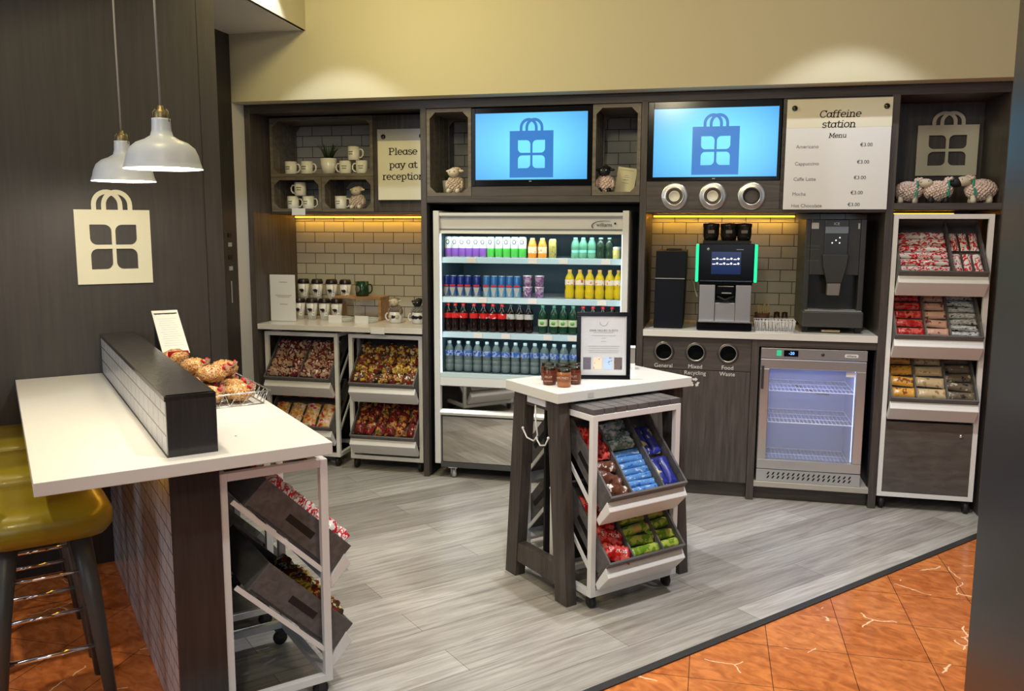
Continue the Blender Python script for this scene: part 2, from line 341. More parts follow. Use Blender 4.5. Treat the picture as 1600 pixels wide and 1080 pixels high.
struct(G().box(-6, 5, -5, 6.2, -0.1, 0).obj('floor', marble()))
a0 = dn(0.5, -2.26); a1 = dn(0.60, -4.40); p1 = (1.70, 5.16); k0 = (1.426, 4.849); k1 = (-0.381, 2.814)
poly = [tuple(dn(0.505, -2.66)[:2]), tuple(a0[:2]), k1, k0, (1.62, 5.07), (1.62, 5.9), (-3.2, 5.9), (-3.2, 4.6), (-2.42, 3.92), tuple(a1[:2])]
struct(G().prism(poly, 0.0, 0.003, 'z').obj('floor_planks', PLK))
sv = Vector((k0[0]-k1[0], k0[1]-k1[1], 0)).normalized(); sn = Vector((sv.y, -sv.x, 0)); B0 = Vector((*k1, 0))-sv*3.2; B1 = Vector((*k0, 0))+sv*0.30
struct(G().prism([tuple(q[:2]) for q in (B0, B1, B1+sn*0.035, B0+sn*0.035)], 0.0, 0.006, 'z').obj('trim_1', P('dark_metal_trim', (0.03, 0.03, 0.03), 0.4)))
struct(G().box(-3.6, 2.4, 5.76, 5.86, 0, 2.6).obj('wall_back', TILE))
struct(G().box(-2.98, 2.2, 5.02, 5.15, 2.39, 3.4).obj('wall_upper', CREAM))
struct(G().box(-3.03, -2.98, 5.02, 5.165, 0, 2.392).obj('trim_2', WHITE))
struct(G().box(-3.1, -2.98, 3.9, 5.02, 0, 3.4).obj('wall_return', WL))
c0 = dn(1.137, -4.40); 
gw = G(); M46 = Matrix.Translation(c0) @ rotm('Z', R(46))
gw.box(-4.6, 0, 0, 0.09, 0, 3.4); struct(gw.obj('wall_left', WL, M=M46))
struct(G().box(-0.085, -0.082, -0.002, 0.001, 0, 3.4).obj('trim_3', BLK, M=M46))
struct(G().prism([(-2.462, 5.02), (-4, 5.02), (-4, 2.0), (-2.35, 2.0), (-2.37, 3.0), (-2.41, 4.0)], 2.80, 2.82, 'z').obj('ceiling_soffit', WHITE))
struct(G().prism([(-2.46, 5.02), (-2.40, 4.0), (-2.34, 2.0), (-2.36, 2.0), (-2.42, 4.0), (-2.48, 5.02)], 2.80, 3.3, 'z').obj('wall_soffit', CREAM))
struct(G().box(-4, 3, -1.0, 5.1, 3.3, 3.4).obj('ceiling', WHITE))
struct(G().box(0.611, 1.0, 0.35, 2.074, 0, 3.3).obj('wall_right', P('satin_dark_panel', (0.030, 0.030, 0.033), 0.30)))
# ------------------------------------------------------------------ WALL UNIT
Y0 = 5.16; YB = 5.755
WU = thing('wall_unit', 'dark wood built-in wall unit framing drinks fridge, coffee bay and shelves', 'shelving unit', (0, 5.16, 0))
def wu(g, name, mat=WD, bev=0.002): 
    o = g.obj(name, mat, WU, bev); o.location = (0, -5.16, 0); return o
wu(G().box(-2.978, -2.938, Y0, YB, 0.003, 2.385), 'side_panel')
wu(G().box(-1.781, -1.743, Y0, YB, 0.003, 2.345), 'post')
wu(G().box(-0.425, -0.388, Y0, YB, 0.003, 2.345), 'post')
wu(G().box(0.930, 0.972, Y0, YB, 0.003, 2.345), 'post')
wu(G().box(1.516, 1.60, Y0, YB, 0.003, 2.385), 'side_panel')
wu(G().box(-2.938, 1.516, Y0+0.002, Y0+0.03, 2.335, 2.388).box(-2.938, 1.516, Y0+0.03, YB, 2.345, 2.36), 'header', WDH)
wu(G().box(-1.743, -0.425, Y0+0.001, YB, 1.764, 1.803), 'shelf', WDH)
wu(G().box(-1.452, -0.713, Y0, Y0+0.02, 1.803, 1.862), 'fascia', WDH)
wu(G().box(-0.388, 0.362, Y0, Y0+0.02, 1.722, 1.884), 'dispenser_panel', WDH)
wu(G().box(0.362, 0.930, Y0+0.01, Y0+0.03, 1.722, 2.335), 'menu_panel', WDH)
wu(G().box(-0.388, 0.930, Y0, YB, 1.704, 1.722), 'shelf', WDH)
wu(G().box(-0.388, 0.362, Y0+0.07, Y0+0.09, 1.884, 2.335), 'screen_panel', BLK)
wu(G().box(-1.452, -0.713, Y0+0.07, Y0+0.09, 1.803, 2.335), 'screen_panel', BLK)
wu(G().box(-2.185, -1.781, 5.40, 5.42, 1.713, 2.335), 'sign_panel')
wu(G().box(-2.938, -1.781, 5.387, YB, 1.697, 1.711), 'shelf', WDH)
wu(G().box(0.972, 1.516, Y0, YB, 1.719, 1.755), 'shelf', WDH)
wu(G().box(0.972, 1.516, 5.60, 5.62, 1.755, 2.345), 'niche_back')
wu(G().box(-1.742, -0.426, 5.735, YB, 0.003, 1.764).box(-1.742, -1.738, Y0+0.04, 5.735, 0.003, 1.764).box(-0.430, -0.426, Y0+0.04, 5.735, 0.003, 1.764).box(-1.742, -0.426, Y0+0.05, 5.735, 1.758, 1.764), 'fridge_recess', BLK)
wu(G().box(-2.937, -1.782, 5.70, 5.75, 0.003, 0.92).box(-2.937, -1.782, 5.24, 5.70, 0.925, 0.932), 'under_worktop_shade', BLK)  # black sheets stand in for the shade over the tiles under the worktop
wu(G().box(0.973, 1.515, 5.70, 5.75, 0.003, 1.71), 'niche_lining', WD)
wu(G().box(0.285, 0.930, Y0+0.004, Y0+0.03, 0.930, 0.972), 'top_rail', WDH)
wu(G().box(0.245, 0.288, Y0+0.002, YB, 0.003, 0.972), 'divider_post')
wu(G().box(0.288, 0.930, 5.212, 5.232, 0.003, 0.088), 'plinth', WDH)
wu(G().box(0.288, 0.930, Y0, YB, 0.088, 0.120), 'freezer_shelf', P('pale_edge', (0.42, 0.38, 0.33), 0.5))
wu(G().box(0.289, 0.293, 5.20, YB, 0.12, 0.93).box(0.925, 0.929, 5.20, YB, 0.12, 0.93).box(0.293, 0.925, 5.73, 5.75, 0.12, 0.93), 'freezer_lining', BLK)
# LED strips
for nm, x0, x1, z, lb in (('a', -2.93, -1.79, 1.684, 'amber led strip under the mug crates on left tiles'), ('b', -0.38, 0.50, 1.690, 'amber led strip above the coffee machine'), ('c', 0.985, 1.40, 1.703, 'amber led strip under right-hand shelf above rack')):
    y = 5.735 if nm != 'c' else 5.66
    lamp('strip_light', 'AREA', ((x0+x1)/2, y-0.016, z-0.002), ((x0+x1)/2, y+0.012, z-0.2), 1.3*(x1-x0), (1, 0.50, 0.05), x1-x0, 0.008)
    t = thing('light_strip', lb, 'light', (0, y, z), group=None)
    o = G().box(x0, x1, -0.008, 0.0, -0.006, 0.004).obj('light_bar', LED, t); G().box(x0, x1, -0.012, 0.014, 0.0045, 0.010).obj('channel', SIL, t)
# worktops
tag(G().box(-2.937, -1.782, 5.158, 5.754, 0.936, 0.972).obj('worktop', STONE, bev=0.002), 'white worktop under the mugs and travel cups in left bay', 'worktop')
tag(G().box(-0.387, 0.929, 5.150, 5.754, 0.973, 1.012).obj('worktop', STONE, bev=0.002), 'white worktop carrying the coffee machine in right bay', 'worktop')
# waste cabinet
t = thing('waste_cabinet', 'dark wood recycling cabinet with three round waste holes', 'cabinet', (0, 5.17, 0))
def holed(x0, x1, z0, z1, holes):
    L = [[(x0, z0), (x1, z0), (x1, z1), (x0, z1)]]
    for cx, cz, r_ in holes: L.append([(cx+r_*cos(-2*PI*k/28), cz+r_*sin(-2*PI*k/28)) for k in range(28)])
    return L
HX = (-0.262, -0.075, 0.112)
plate('hole_panel', holed(-0.386, 0.243, 0.777, 0.972, [(x, 0.880, 0.047) for x in HX]), 0.02, WDH, t, T(0, 0.01, 0) @ FLAT)
G().box(-0.386, 0.243, 0.0, 0.02, 0.10, 0.773).obj('door', WD, t, 0.0015)
G().box(-0.386, 0.243, 0.04, 0.06, 0.003, 0.10).obj('plinth', WDH, t)
G().box(-0.386, 0.243, 0.14, 0.16, 0.10, 0.97).obj('inner_lining', BLK, t)
for x in HX:
    G().lathe([(0.047, 0.03), (0.047, -0.004), (0.050, -0.006), (0.062, -0.003), (0.062, 0.0)], 32, M=T(x, 0, 0.880) @ rotm('X', -PI/2)).obj('hole_ring', P('bronze_ring', (0.12, 0.105, 0.09), 0.3, 0.7), t)
    G().lathe([(0.047, -0.0045), (0.0495, -0.0065), (0.052, -0.0045)], 32, M=T(x, 0, 0.880) @ rotm('X', -PI/2)).obj('rim_highlight_ring', ST, t)
for s_, x, z in (('General', HX[0], 0.795), ('Mixed', HX[1], 0.795), ('Recycling', HX[1], 0.757), ('Food', HX[2], 0.795), ('Waste', HX[2], 0.757)):
    text('lettering', s_, 0.034, WHITE, t, T(x, -0.0015, z) @ FLAT, 0.0008)
for k in range(3):
    M = T(HX[1], -0.001, 0.700) @ rotm('Y', R(120*k)); g = G()
    g.prism([(-0.012, 0.012), (0.004, 0.012), (0.004, 0.006), (0.018, 0.019), (0.004, 0.031), (0.004, 0.025), (-0.016, 0.025)], -0.0008, 0.0008, 'y', M=M)
    g.obj('recycling_arrow', WHITE, t)
# ------------------------------------------------------------------ crates
def crate(name, label, x0, x1, z0, z1, y, depth, group=None, planks=2):
    t = thing(name, label, 'crate', ((x0+x1)/2, y, z0+0.001), 0, group); w_ = x1-x0-0.002; h = z1-z0-0.002; th = 0.014; hw = w_/2
    def slats(n, fn):
        g = G(); sp = (depth-0.02)/n
        for k in range(n): fn(g, 0.01+k*sp+0.006, 0.01+(k+1)*sp-0.006)
        return g
    n = 4
    slats(n, lambda g, a, b: g.box(-hw, -hw+th, a, b, 0, h)).obj('side_boards', WC, t)
    slats(n, lambda g, a, b: g.box(hw-th, hw, a, b, 0, h)).obj('side_boards', WC, t)
    G().box(-hw+th, hw-th, 0.012, depth, 0, th).obj('bottom_board', WC, t)
    G().box(-hw+th, hw-th, 0.012, depth, h-th, h).obj('top_board', WC, t)
    for yy in (0, depth-0.014):
        g = G().box(-hw, hw, yy, yy+0.012, 0, 0.02).box(-hw, hw, yy, yy+0.012, h-0.02, h).box(-hw, -hw+0.02, yy, yy+0.012, 0.02, h-0.02).box(hw-0.02, hw, yy, yy+0.012, 0.02, h-0.02)
        g.obj('rim_frame', WC, t)
        c = 0.036; i = 0.02
        for sx in (-1, 1):
            for zz, sz in ((i, 1), (h-i, -1)):
                X = sx*(hw-i); g2 = G().prism([(X, zz), (X-sx*c, zz), (X, zz+sz*c)], yy+0.001, yy+0.011, 'y'); g2.obj('corner_brace', WC, t)
    return t
crate('wooden_crate', 'wide wooden crate holding mugs and plant pot, above two smaller crates', -2.926, -2.186, 1.945, 2.334, 5.387, 0.35)
crate('wooden_crate', 'small wooden crate with three stacked mugs, lower left of the mug display', -2.926, -2.557, 1.713, 1.945, 5.387, 0.35)
crate('wooden_crate', 'small wooden crate with one mug and toy sheep, lower right of mug display', -2.556, -2.186, 1.713, 1.945, 5.387, 0.35)
crate('wooden_crate', 'tall wooden crate left of the screen above the drinks fridge', -1.741, -1.454, 1.804, 2.332, 5.162, 0.42)
crate('wooden_crate', 'tall wooden crate right of the screen above the drinks fridge', -0.711, -0.427, 1.804, 2.332, 5.162, 0.42)
# ------------------------------------------------------------------ screens
def screen_mat():
    m = P('lit_screen', (0.02, 0.02, 0.02), 0.15, emit=(0.14, 0.60, 1.0), es=1.08); nt = m.node_tree; b = nt.nodes['Principled BSDF']
    t = nt.nodes.new('ShaderNodeTexCoord'); g = nt.nodes.new('ShaderNodeTexGradient'); g.gradient_type = 'SPHERICAL'
    mp = nt.nodes.new('ShaderNodeMapping'); mp.inputs['Scale'].default_value = (2.3, 1, 3.4); nt.links.new(t.outputs['Object'], mp.inputs['Vector']); nt.links.new(mp.outputs['Vector'], g.inputs['Vector'])
    nt.links.new(ramp(nt, g.outputs['Fac'], [(0.0, (0.09, 0.42, 0.86)), (0.75, (0.20, 0.80, 1.0))]), b.inputs['Emission Color']); return m
SCR = screen_mat(); SBL = P('lit_blue_print', (0.02, 0.05, 0.1), 0.2, emit=(0.03, 0.20, 0.62), es=0.9)
def tv(label, x0, x1, z0, z1, y, sx0, sx1, sz0, sz1):
    cx = (sx0+sx1)/2; cz = (sz0+sz1)/2; t = thing('wall_screen', label, 'screen', (cx, y, cz))
    G().box(x0-cx, x1-cx, 0.004, 0.055, z0-cz, z1-cz).obj('housing', BG, t, 0.004)
    g = G(); a, b, c, d = x0-cx, x1-cx, z0-cz, z1-cz; e, f, i, j = sx0-cx, sx1-cx, sz0-cz, sz1-cz
    g.box(a, e, -0.004, 0.003, c, d).box(f, b, -0.004, 0.003, c, d).box(e, f, -0.004, 0.003, c, i).box(e, f, -0.004, 0.003, j, d)
    g.obj('bezel', BG, t, 0.0015)
    G().box(e, f, 0.001, 0.0035, i, j).obj('display_panel', SCR, t)
    H = (sz1-sz0)*0.70; Wd = H*0.97
    bag_logo(t, Wd, H, 0.0012, SBL, T(-Wd/2+0.005, -0.0006, i+0.012), 'bag_logo', 'bag_logo_handle')
    G().box(-0.008, 0.008, -0.0046, -0.004, i-0.012, i-0.008).obj('maker_badge', SIL, t)
    return t
tv('wide screen showing a blue shopping bag above the drinks fridge', -1.451, -0.714, 1.863, 2.327, 5.160, -1.427, -0.740, 1.901, 2.295)
tv('wide screen showing a blue shopping bag beside the coffee menu', -0.386, 0.357, 1.885, 2.333, 5.160, -0.353, 0.340, 1.907, 2.294)
# ------------------------------------------------------------------ signs
def stud(t, x, z, y=-0.010):
    G().lathe([(0, -0.016), (0.012, -0.012), (0.016, 0), (0.016, 0.006)], 16, M=T(x, y, z) @ rotm('X', -PI/2)).obj('mounting_stud', P('dark_chrome', (0.12, 0.12, 0.12), 0.15, 1.0), t)
t = thing('menu_board', 'white coffee menu board headed Caffeine station with price list', 'sign', (0.655, 5.14, 1.720))
mw = 0.274
G().box(-mw, mw, -0.004, 0.004, 0, 0.603).obj('board', WSIGN, t, 0.001)
G().box(-mw, mw, -0.0046, -0.0041, 0.448, 0.603).obj('baked_light_band', SIGN, t)  # warm light on the upper board, put in as a cream strip
for x in (-mw+0.040, mw-0.030): stud(t, x, 0.555, -0.006)
for s_, xh, x, z in (('Caffeine', 0.0255, 0.005, 0.503), ('station', 0.0255, 0.0, 0.448), ('Menu', 0.0165, -0.002, 0.393)):
    slab('lettering', s_, xh, x, z, -0.0052, INK, t, 0.18, 0.10, 1.38)
for k, (s_, v) in enumerate((('Americano', 0.345), ('Cappuccino', 0.252), ('Caffe Latte', 0.167), ('Mocha', 0.085), ('Hot Chocolate', 0.020))):
    text('lettering', s_, 0.027, GINK, t, T(-0.218-0.003*k, -0.0048, v) @ FLAT, 0.0003, 'LEFT')
    text('lettering', '\u20ac3.00', 0.027, INK, t, T(0.150-0.012*k, -0.0048, v+0.006) @ FLAT, 0.0003, 'CENTER')
t = thing('payment_sign', 'cream sign reading Please pay at reception beside the mug crates', 'sign', (-1.975, 5.375, 1.789))
G().box(-0.172, 0.172, -0.004, 0.004, 0, 0.452).obj('board', SIGN, t, 0.001); G().box(-0.172, 0.172, -0.0046, -0.0041, 0.378, 0.452).obj('baked_light_band', P('shade_grey', (0.36, 0.36, 0.36), 0.2), t)  # grey strip paints the shade that falls across the sign's top
for x in (-0.130, 0.130): stud(t, x, 0.405, -0.006)
for s_, z in (('Please', 0.290), ('pay at', 0.205), ('reception', 0.131)): slab('lettering', s_, 0.029, 0.004, z, -0.0052, INK, t, 0.18, 0, 1.45)
# bag-shaped signs
t = thing('shopping_bag_sign', 'cream shopping-bag shaped sign on the dark wall behind pendant lamps', 'sign', M=Matrix.Translation(dn(0.473, -4.3935, 1.348)) @ rotm('Z', R(46)))
bag_logo(t, 0.323, 0.342, 0.012, SIGN, T(0, 0, 0))
t = thing('shopping_bag_sign', 'cream shopping-bag shaped sign on the shelf behind three toy sheep', 'sign', (1.155, 5.585, 1.925))
bag_logo(t, 0.330, 0.290, 0.012, SIGN, T(0, 0, 0))
# cup dispensers
for k, x in enumerate((-0.225, -0.008, 0.208)):
    t = thing('cup_dispenser', ['round steel cup dispenser, leftmost below the right-hand screen', 'round steel cup dispenser, middle one of the three below screen', 'empty dark-centred steel cup dispenser nearest the coffee menu'][k], 'cup dispenser', (x, 5.158, 1.797), group='cup dispensers under the screen')
    G().lathe([(0.046, 0.05), (0.046, -0.012), (0.052, -0.015), (0.060, -0.006), (0.070, -0.011), (0.079, -0.004), (0.080, 0.001)], 36, M=rotm('X', -PI/2)).obj('flange', ST, t)
    G().lathe([(0.045, -0.006), (0.037, -0.010), (0.036, 0.03)], 32, M=rotm('X', -PI/2)).obj('rubber_collar', BLK if k == 2 else P('brown_collar', (0.10, 0.08, 0.06), 0.5), t)
    if k < 2: G().lathe([(0, -0.010), (0.028, -0.010), (0.029, -0.013), (0.031, -0.013), (0.033, -0.004), (0.036, 0.05)], 28, M=rotm('X', -PI/2)).obj('paper_cup_base', P('cream_cup', (0.72, 0.69, 0.58), 0.5), t)
    else: G().lathe([(0, 0.02), (0.036, 0.02)], 28, M=rotm('X', -PI/2)).obj('dark_tube', BLK, t)
# ------------------------------------------------------------------ mobile racks
TL = 0.385; TH = 0.10      # tray length up its 45 degree slope, tray wall height
def caster(parent, x, y, r=0.026, mat=RUB):
    t = G(); t.lathe([(0, -0.012), (r-0.005, -0.012), (r, -0.007), (r, 0.007), (r-0.005, 0.012), (0, 0.012)], 18, M=T(x, y, r) @ rotm('Y', PI/2))
    o = t.obj('caster', mat, parent)
    G().box(x-0.018, x+0.018, y-0.018, y+0.018, 2*r, 2*r+0.006).box(x-0.017, x-0.014, y-0.012, y+0.012, r, 2*r).box(x+0.014, x+0.017, y-0.012, y+0.012, r, 2*r).obj('caster_fork', P('dark_fork', (0.05, 0.05, 0.05), 0.4, 0.6), o)
def rack(label, W, D, H, z0, trays, loc, rz, fl=(0.045, 0.045, 0.045), slat=False, drawer=None, dividers=(), tw=0.026, group='rolling snack racks', open_side=False):
    """x 0..W, front at y=0 facing -y; returns thing and the tray frames (x0, x1, matrix)"""
    t = thing('snack_rack', label, 'rack', loc, rz, group)
    g = G(); e = tw
    for x in (0, W-e):
        for y in (0, D-e): g.box(x, x+e, y, y+e, z0, H)
    for z in (z0, H-e):
        for y in (0, D-e): g.box(e, W-e, y, y+e, z, z+e)
        for x in (0, W-e): g.box(x, x+e, e, D-e, z, z+e)
    g.obj('frame', WM, t, 0.0012)
    for x in (0.03, W-0.03):
        for y in (0.035, D-0.035): caster(t, x, y, (z0-0.006)/2)
    if slat:
        n = 8; s = W/n
        for k in range(n): G().box(k*s+0.003, (k+1)*s-0.003, 0.003, D-0.003, H+0.0005, H+0.025).obj('top_slat', WT, t, 0.002)
    out = []
    for zi, zf in enumerate(trays):
        # tray frame: origin at inner front bottom, local y runs up the slope to the back, local z away from the floor of the tray
        x0, x1 = e+0.004, W-e-0.004
        by, bz = -0.012, zf-0.076
        M = T(0, by, bz) @ rotm('X', R(45))
        g = G(); a = 0.010
        g.box(x0, x1, -a, 0, -a, TH, M=M).box(x0, x1, TL, TL+a, -a, TH, M=M)
        g.box(x0+a, x1-a, 0, TL, -a, fl[zi], M=M)
        g.box(x0, x0+a, 0, TL, 0, TH, M=M)
        if not open_side: g.box(x1-a, x1, 0, TL, 0, TH, M=M)
        else: g.box(x1-a, x1, 0, TL, 0, TH, M=M)
        tr = g.obj('tray', WT, t, 0.001)
        for fx in (dividers[zi] if zi < len(dividers) else ()):
            X = x0+(x1-x0)*fx; G().box(X-0.004, X+0.004, 0.002, TL-0.002, fl[zi]+0.0005, TH-0.006, M=M).obj('divider', WT, tr)
        hx = 0.0006
        for X in (x0-hx, x1+hx-0.0012): G().box(X, X+0.0012, 0.13, 0.25, 0.035, 0.06, M=M).obj('hand_hole', BLK, tr)
        # price lip below the tray front
        g = G(); g.prism([(-0.0632, zf-0.034), (-0.086, zf-0.073), (-0.014, zf-0.150), (0.004, zf-0.128), (-0.024, zf-0.0855)], x0-0.003, x1+0.003, 'x')
        lp = g.obj('price_lip', WM, t, 0.003)
        for X in (0, W-e):
            G().box(X+e*0.35, X+e*0.65, 0.03, 0.44, -a-0.018, -a-0.002, M=M).obj('slope_rail', WM, t)
        out.append((x0+a, x1-a, M, fl[zi]))
    if drawer:
        za, zb = drawer
        dr = G().box(e+0.002, W-e-0.002, 0.002, 0.02, za, zb).obj('drawer_front', wood('drawer_wood', (0.075, 0.065, 0.058), (0.12, 0.105, 0.095), (3, 10, 10)), t, 0.001)
        G().box(e+0.002, W-e-0.002, 0.02, D-0.03, za, zb).obj('drawer_box', WT, t)
        G().lathe([(0, -0.008), (0.010, -0.006), (0.011, 0.0)], 14, M=T(W-0.085, 0.002, zb-0.065) @ rotm('X', -PI/2)).obj('lock', CH, dr)
    return t, [(Matrix.Translation(loc) @ rotm('Z', rz) @ M, a_, b_, f_) for a_, b_, M, f_ in out]
_, TR_R = rack('tall white-framed rack in right bay with three snack trays above dark drawer', 0.51, 0.36, 1.692, 0.078, (1.392, 1.040, 0.686), (0.976, 5.165, 0.003), 0, drawer=(0.105, 0.52), dividers=((0.62,), (0.36, 0.64), (0.3, 0.66)))
_, TR_A = rack('white-framed rack under the mug worktop, left of two, with clear cookie packs', 0.530, 0.40, 0.912, 0.070, (0.628, 0.30), (-2.925, 5.225, 0.003), 0, dividers=((0.52,), ()))
_, TR_B = rack('white-framed rack under mug worktop beside drinks fridge, full of gold packets', 0.512, 0.40, 0.912, 0.070, (0.612, 0.262), (-2.318, 5.225, 0.003), 0)
pI = dn(2.157, -2.71, 0.003)
_, TR_I = rack('slat-topped white rack in island front holding blue, red and green sweets', 0.490, 0.30, 0.847, 0.060, (0.528, 0.243), pI, R(46), slat=True, dividers=((0.29, 0.70), (0.33, 0.72)))
pJ = dn(2.72, -3.33, 0.003)
_, TR_J = rack('white-framed rack on far side of the island, back to back with its twin', 0.490, 0.28, 0.847, 0.060, (0.528, 0.243), pJ, R(226), slat=False)
pL = dn(0.999, -2.67, 0.003)
_, TR_L = rack('white-framed rack under the counter end with open side toward viewer', 0.500, 0.355, 0.847, 0.060, (0.528, 0.243), pL, R(136), fl=(0.072, 0.060), slat=False)
pL2 = dn(0.999, -3.30, 0.003)
_, TR_L2 = rack('white-framed rack under the counter, farther in beside the dark wall', 0.500, 0.355, 0.847, 0.060, (0.528, 0.243), pL2, R(136), slat=False)
# ------------------------------------------------------------------ island table
t = thing('island_table', 'dark-legged island table with thick pale top, standing mid-floor', 'table', dn(2.068, -2.839, 0.003), R(46))
iw, idp = 0.770, 0.400
G().box(0, iw, 0, idp, 0.884, 0.928).obj('table_top', STONE, t, 0.002)
for X in (0.028, iw-0.028-0.055):
    for s in (0, 1):
        y0b, y0t = (-0.043+0.0, 0.045) if s == 0 else (idp+0.043-0.083, idp-0.045-0.085)
        if s == 0: py = [(-0.043, 0), (0.042, 0), (0.118, 0.883), (0.030, 0.883)]
        else: py = [(idp+0.043, 0), (idp-0.042, 0), (idp-0.118, 0.883), (idp-0.030, 0.883)]
        G().prism(py if s else py, X, X+0.055, 'x').obj('leg', WD, t, 0.0015)
    G().box(X+0.004, X+0.051, 0.04, idp-0.04, 0.075, 0.165).obj('cross_rail', WD, t, 0.001)
    G().box(X+0.008, X+0.047, 0.115, idp-0.115, 0.83, 0.883).obj('top_rail', WD, t)
G().box(0.083, iw-0.083, idp/2-0.0, idp/2+0.012, 0.09, 0.86).obj('centre_panel', BLK, t)
g = G(); g.box(0.030, 0.084, 0.13, 0.27, 0.845, 0.8835)
h = tag(g.obj('cable_bracket', WM, loc=dn(2.068, -2.839, 0.003), rz=R(46)), 'small white bracket under the near end of the island top', 'bracket')
# white hook hanging under the island
t = thing('bag_hook', 'white double bag hook hanging between the near island legs', 'hook', dn(2.068, -2.839, 0.003) + Vector((0, 0, 0)), R(46))
G().tube([(0.02, 0.19, 0.845), (0.018, 0.185, 0.78), (0.015, 0.165, 0.715), (0.012, 0.19, 0.685), (0.010, 0.24, 0.69), (0.008, 0.27, 0.725)], 0.0035, 8).obj('hook_arm', WM, t)
G().tube([(0.015, 0.175, 0.70), (0.012, 0.14, 0.675), (0.010, 0.10, 0.685), (0.008, 0.075, 0.72)], 0.0035, 8).obj('hook_arm', WM, t)
for q in ((0.008, 0.27, 0.728), (0.015, 0.172, 0.70), (0.008, 0.075, 0.722)): G().ell(q, (0.0065,)*3, 10, 6).obj('ball_end', WM, t)
# ------------------------------------------------------------------ counter with tiled upstand wall
BRK = brickmat('painted_brick_tile', (0.50, 0.49, 0.50), (0.46, 0.45, 0.46), (0.16, 0.15, 0.15), 0.10, 0.062, 0.003, 0.25, 'yz', (0, 0), 0.006)
t = thing('counter', 'white-topped bar counter with raised tiled upstand, left foreground', 'counter', dn(0.494, -2.655, 0.0), R(46))
# local x = d, local y = away from viewer
CL = 1.74
g = G(); g.prism([(-0.355, -0.078), (0.492, -0.078), (0.492, CL), (0.1485, CL), (0.1485, 0.001), (0.0015, 0.001), (0.0015, CL), (-0.355, CL)], 0.890, 0.930, 'z')
g.obj('counter_top', STONE, t, 0.002)
G().box(0.004, 0.15, 0.0, 0.02, 0.004, 1.117).box(0.0, 0.15, 0.0, CL, 1.100, 1.117).box(0.146, 0.15, 0.02, CL, 0.004, 1.1).obj('dark_casing', wood('counter_dark', (0.028, 0.025, 0.025), (0.040, 0.036, 0.036), rough=0.2), t, 0.0015)
G().box(0.004, 0.146, 0.02, CL, 0.004, 1.1).obj('tiled_face', BRK, t)
o = thing('light_strip', 'amber led strip under the counter top by the stools', 'light', dn(0.468, -2.70, 0.880), R(46-1.83))
G().box(0, 0.02, 0.02, 1.60, 0.0, 0.009).obj('light_bar', P('led_soft', (1, 0.6, 0.1), 0.4, emit=(1.0, 0.50, 0.05), es=6), o)
for o in t.children:
    for v in o.data.vertices: v.co.x += 0.032*v.co.y
tag(G().box(-0.003, 0.003, -0.002, 0.002, 0, 0.0008).obj('crumb', DG, loc=dn(0.742, -2.82, 0.9305)), 'tiny dark crumb on the pale counter top', 'crumb')
# ------------------------------------------------------------------ bar stools
OL = P('olive_leather', (0.23, 0.18, 0.008), 0.30, coat=0.15); GM = P('grey_stool_leg', (0.055, 0.058, 0.055), 0.4)
def stool():
    t = thing('bar_stool', 'x', 'stool', group='bar stools along the counter')
    g = G(); N = 24; prof = []
    vs = []; fs = []
    # rounded-square cushion
    def sq(a, h): c, s = cos(a), sin(a); k = (abs(c)**5+abs(s)**5)**(-1/5); return h*k*c, h*k*s
    lv = [(0.0, 0.02), (0.12, 0.0), (0.185, 0.012), (0.205, 0.04), (0.205, 0.075), (0.19, 0.105), (0.15, 0.122), (0.08, 0.118), (0.0, 0.114)]
    n = 40
    for r_, z in lv:
        for k in range(n): x, y = sq(2*PI*k/n, r_); vs.append((x, y, z+0.630))
    for j in range(len(lv)-1):
        for k in range(n): a, b = j*n+k, j*n+(k+1) % n; fs.append((a, b, b+n, a+n))
    g.add(vs, fs, 0, True); g.obj('seat', OL, t)
    bk = G(); pts = []
    vs = []; fs = []; m_ = 16
    for i in range(m_+1):
        a = R(-40+80*i/m_)
        for (dr, z) in ((0, 0.70), (0.02, 0.80), (0.03, 0.95), (0.015, 1.0), (-0.015, 0.995), (-0.012, 0.95), (-0.02, 0.80), (-0.035, 0.70)):
            rr_ = 0.235+dr; vs.append((-rr_*cos(a)*0.85, rr_*sin(a), z-0.06*abs(i-m_/2)/(m_/2)))
    for i in range(m_):
        for k in range(8): a, b = i*8+k, i*8+(k+1) % 8; fs.append((a, b, b+8, a+8))
    fs += [tuple(range(8)), tuple(range(m_*8, m_*8+8))[::-1]]
    bk.add(vs, fs, 0, True).obj('backrest', OL, t)
    for sx in (-1, 1):
        for sy in (-1, 1):
            G().tube([(sx*0.10, sy*0.11, 0.655), (sx*0.13, sy*0.145, 0.40), (sx*0.165, sy*0.19, 0.0)], [0.034, 0.026, 0.016], 8).obj('leg', GM, t)
    for sy in (-1, 1):
        G().tube([(-0.122, sy*0.134, 0.52), (0.122, sy*0.134, 0.52)], 0.006, 8).obj('foot_rail', CH, t)
        G().tube([(-0.142, sy*0.158, 0.27), (0.142, sy*0.158, 0.27)], 0.008, 8).obj('foot_rail', CH, t)
    for sx in (-1, 1): G().tube([(sx*0.147, -0.163, 0.24), (sx*0.147, 0.163, 0.24)], 0.008, 8).obj('foot_rail', CH, t)
    return Proto(t)
st = stool()
for k, nn in enumerate((-3.09, -3.62, -4.12)):
    st.place(Matrix.Translation(dn(0.175, nn, 0.001)) @ rotm('Z', R(46)), ['olive leather bar stool at counter, nearest the camera', 'olive leather bar stool at counter, middle of three', 'olive leather bar stool at counter, closest to the dark wall'][k])
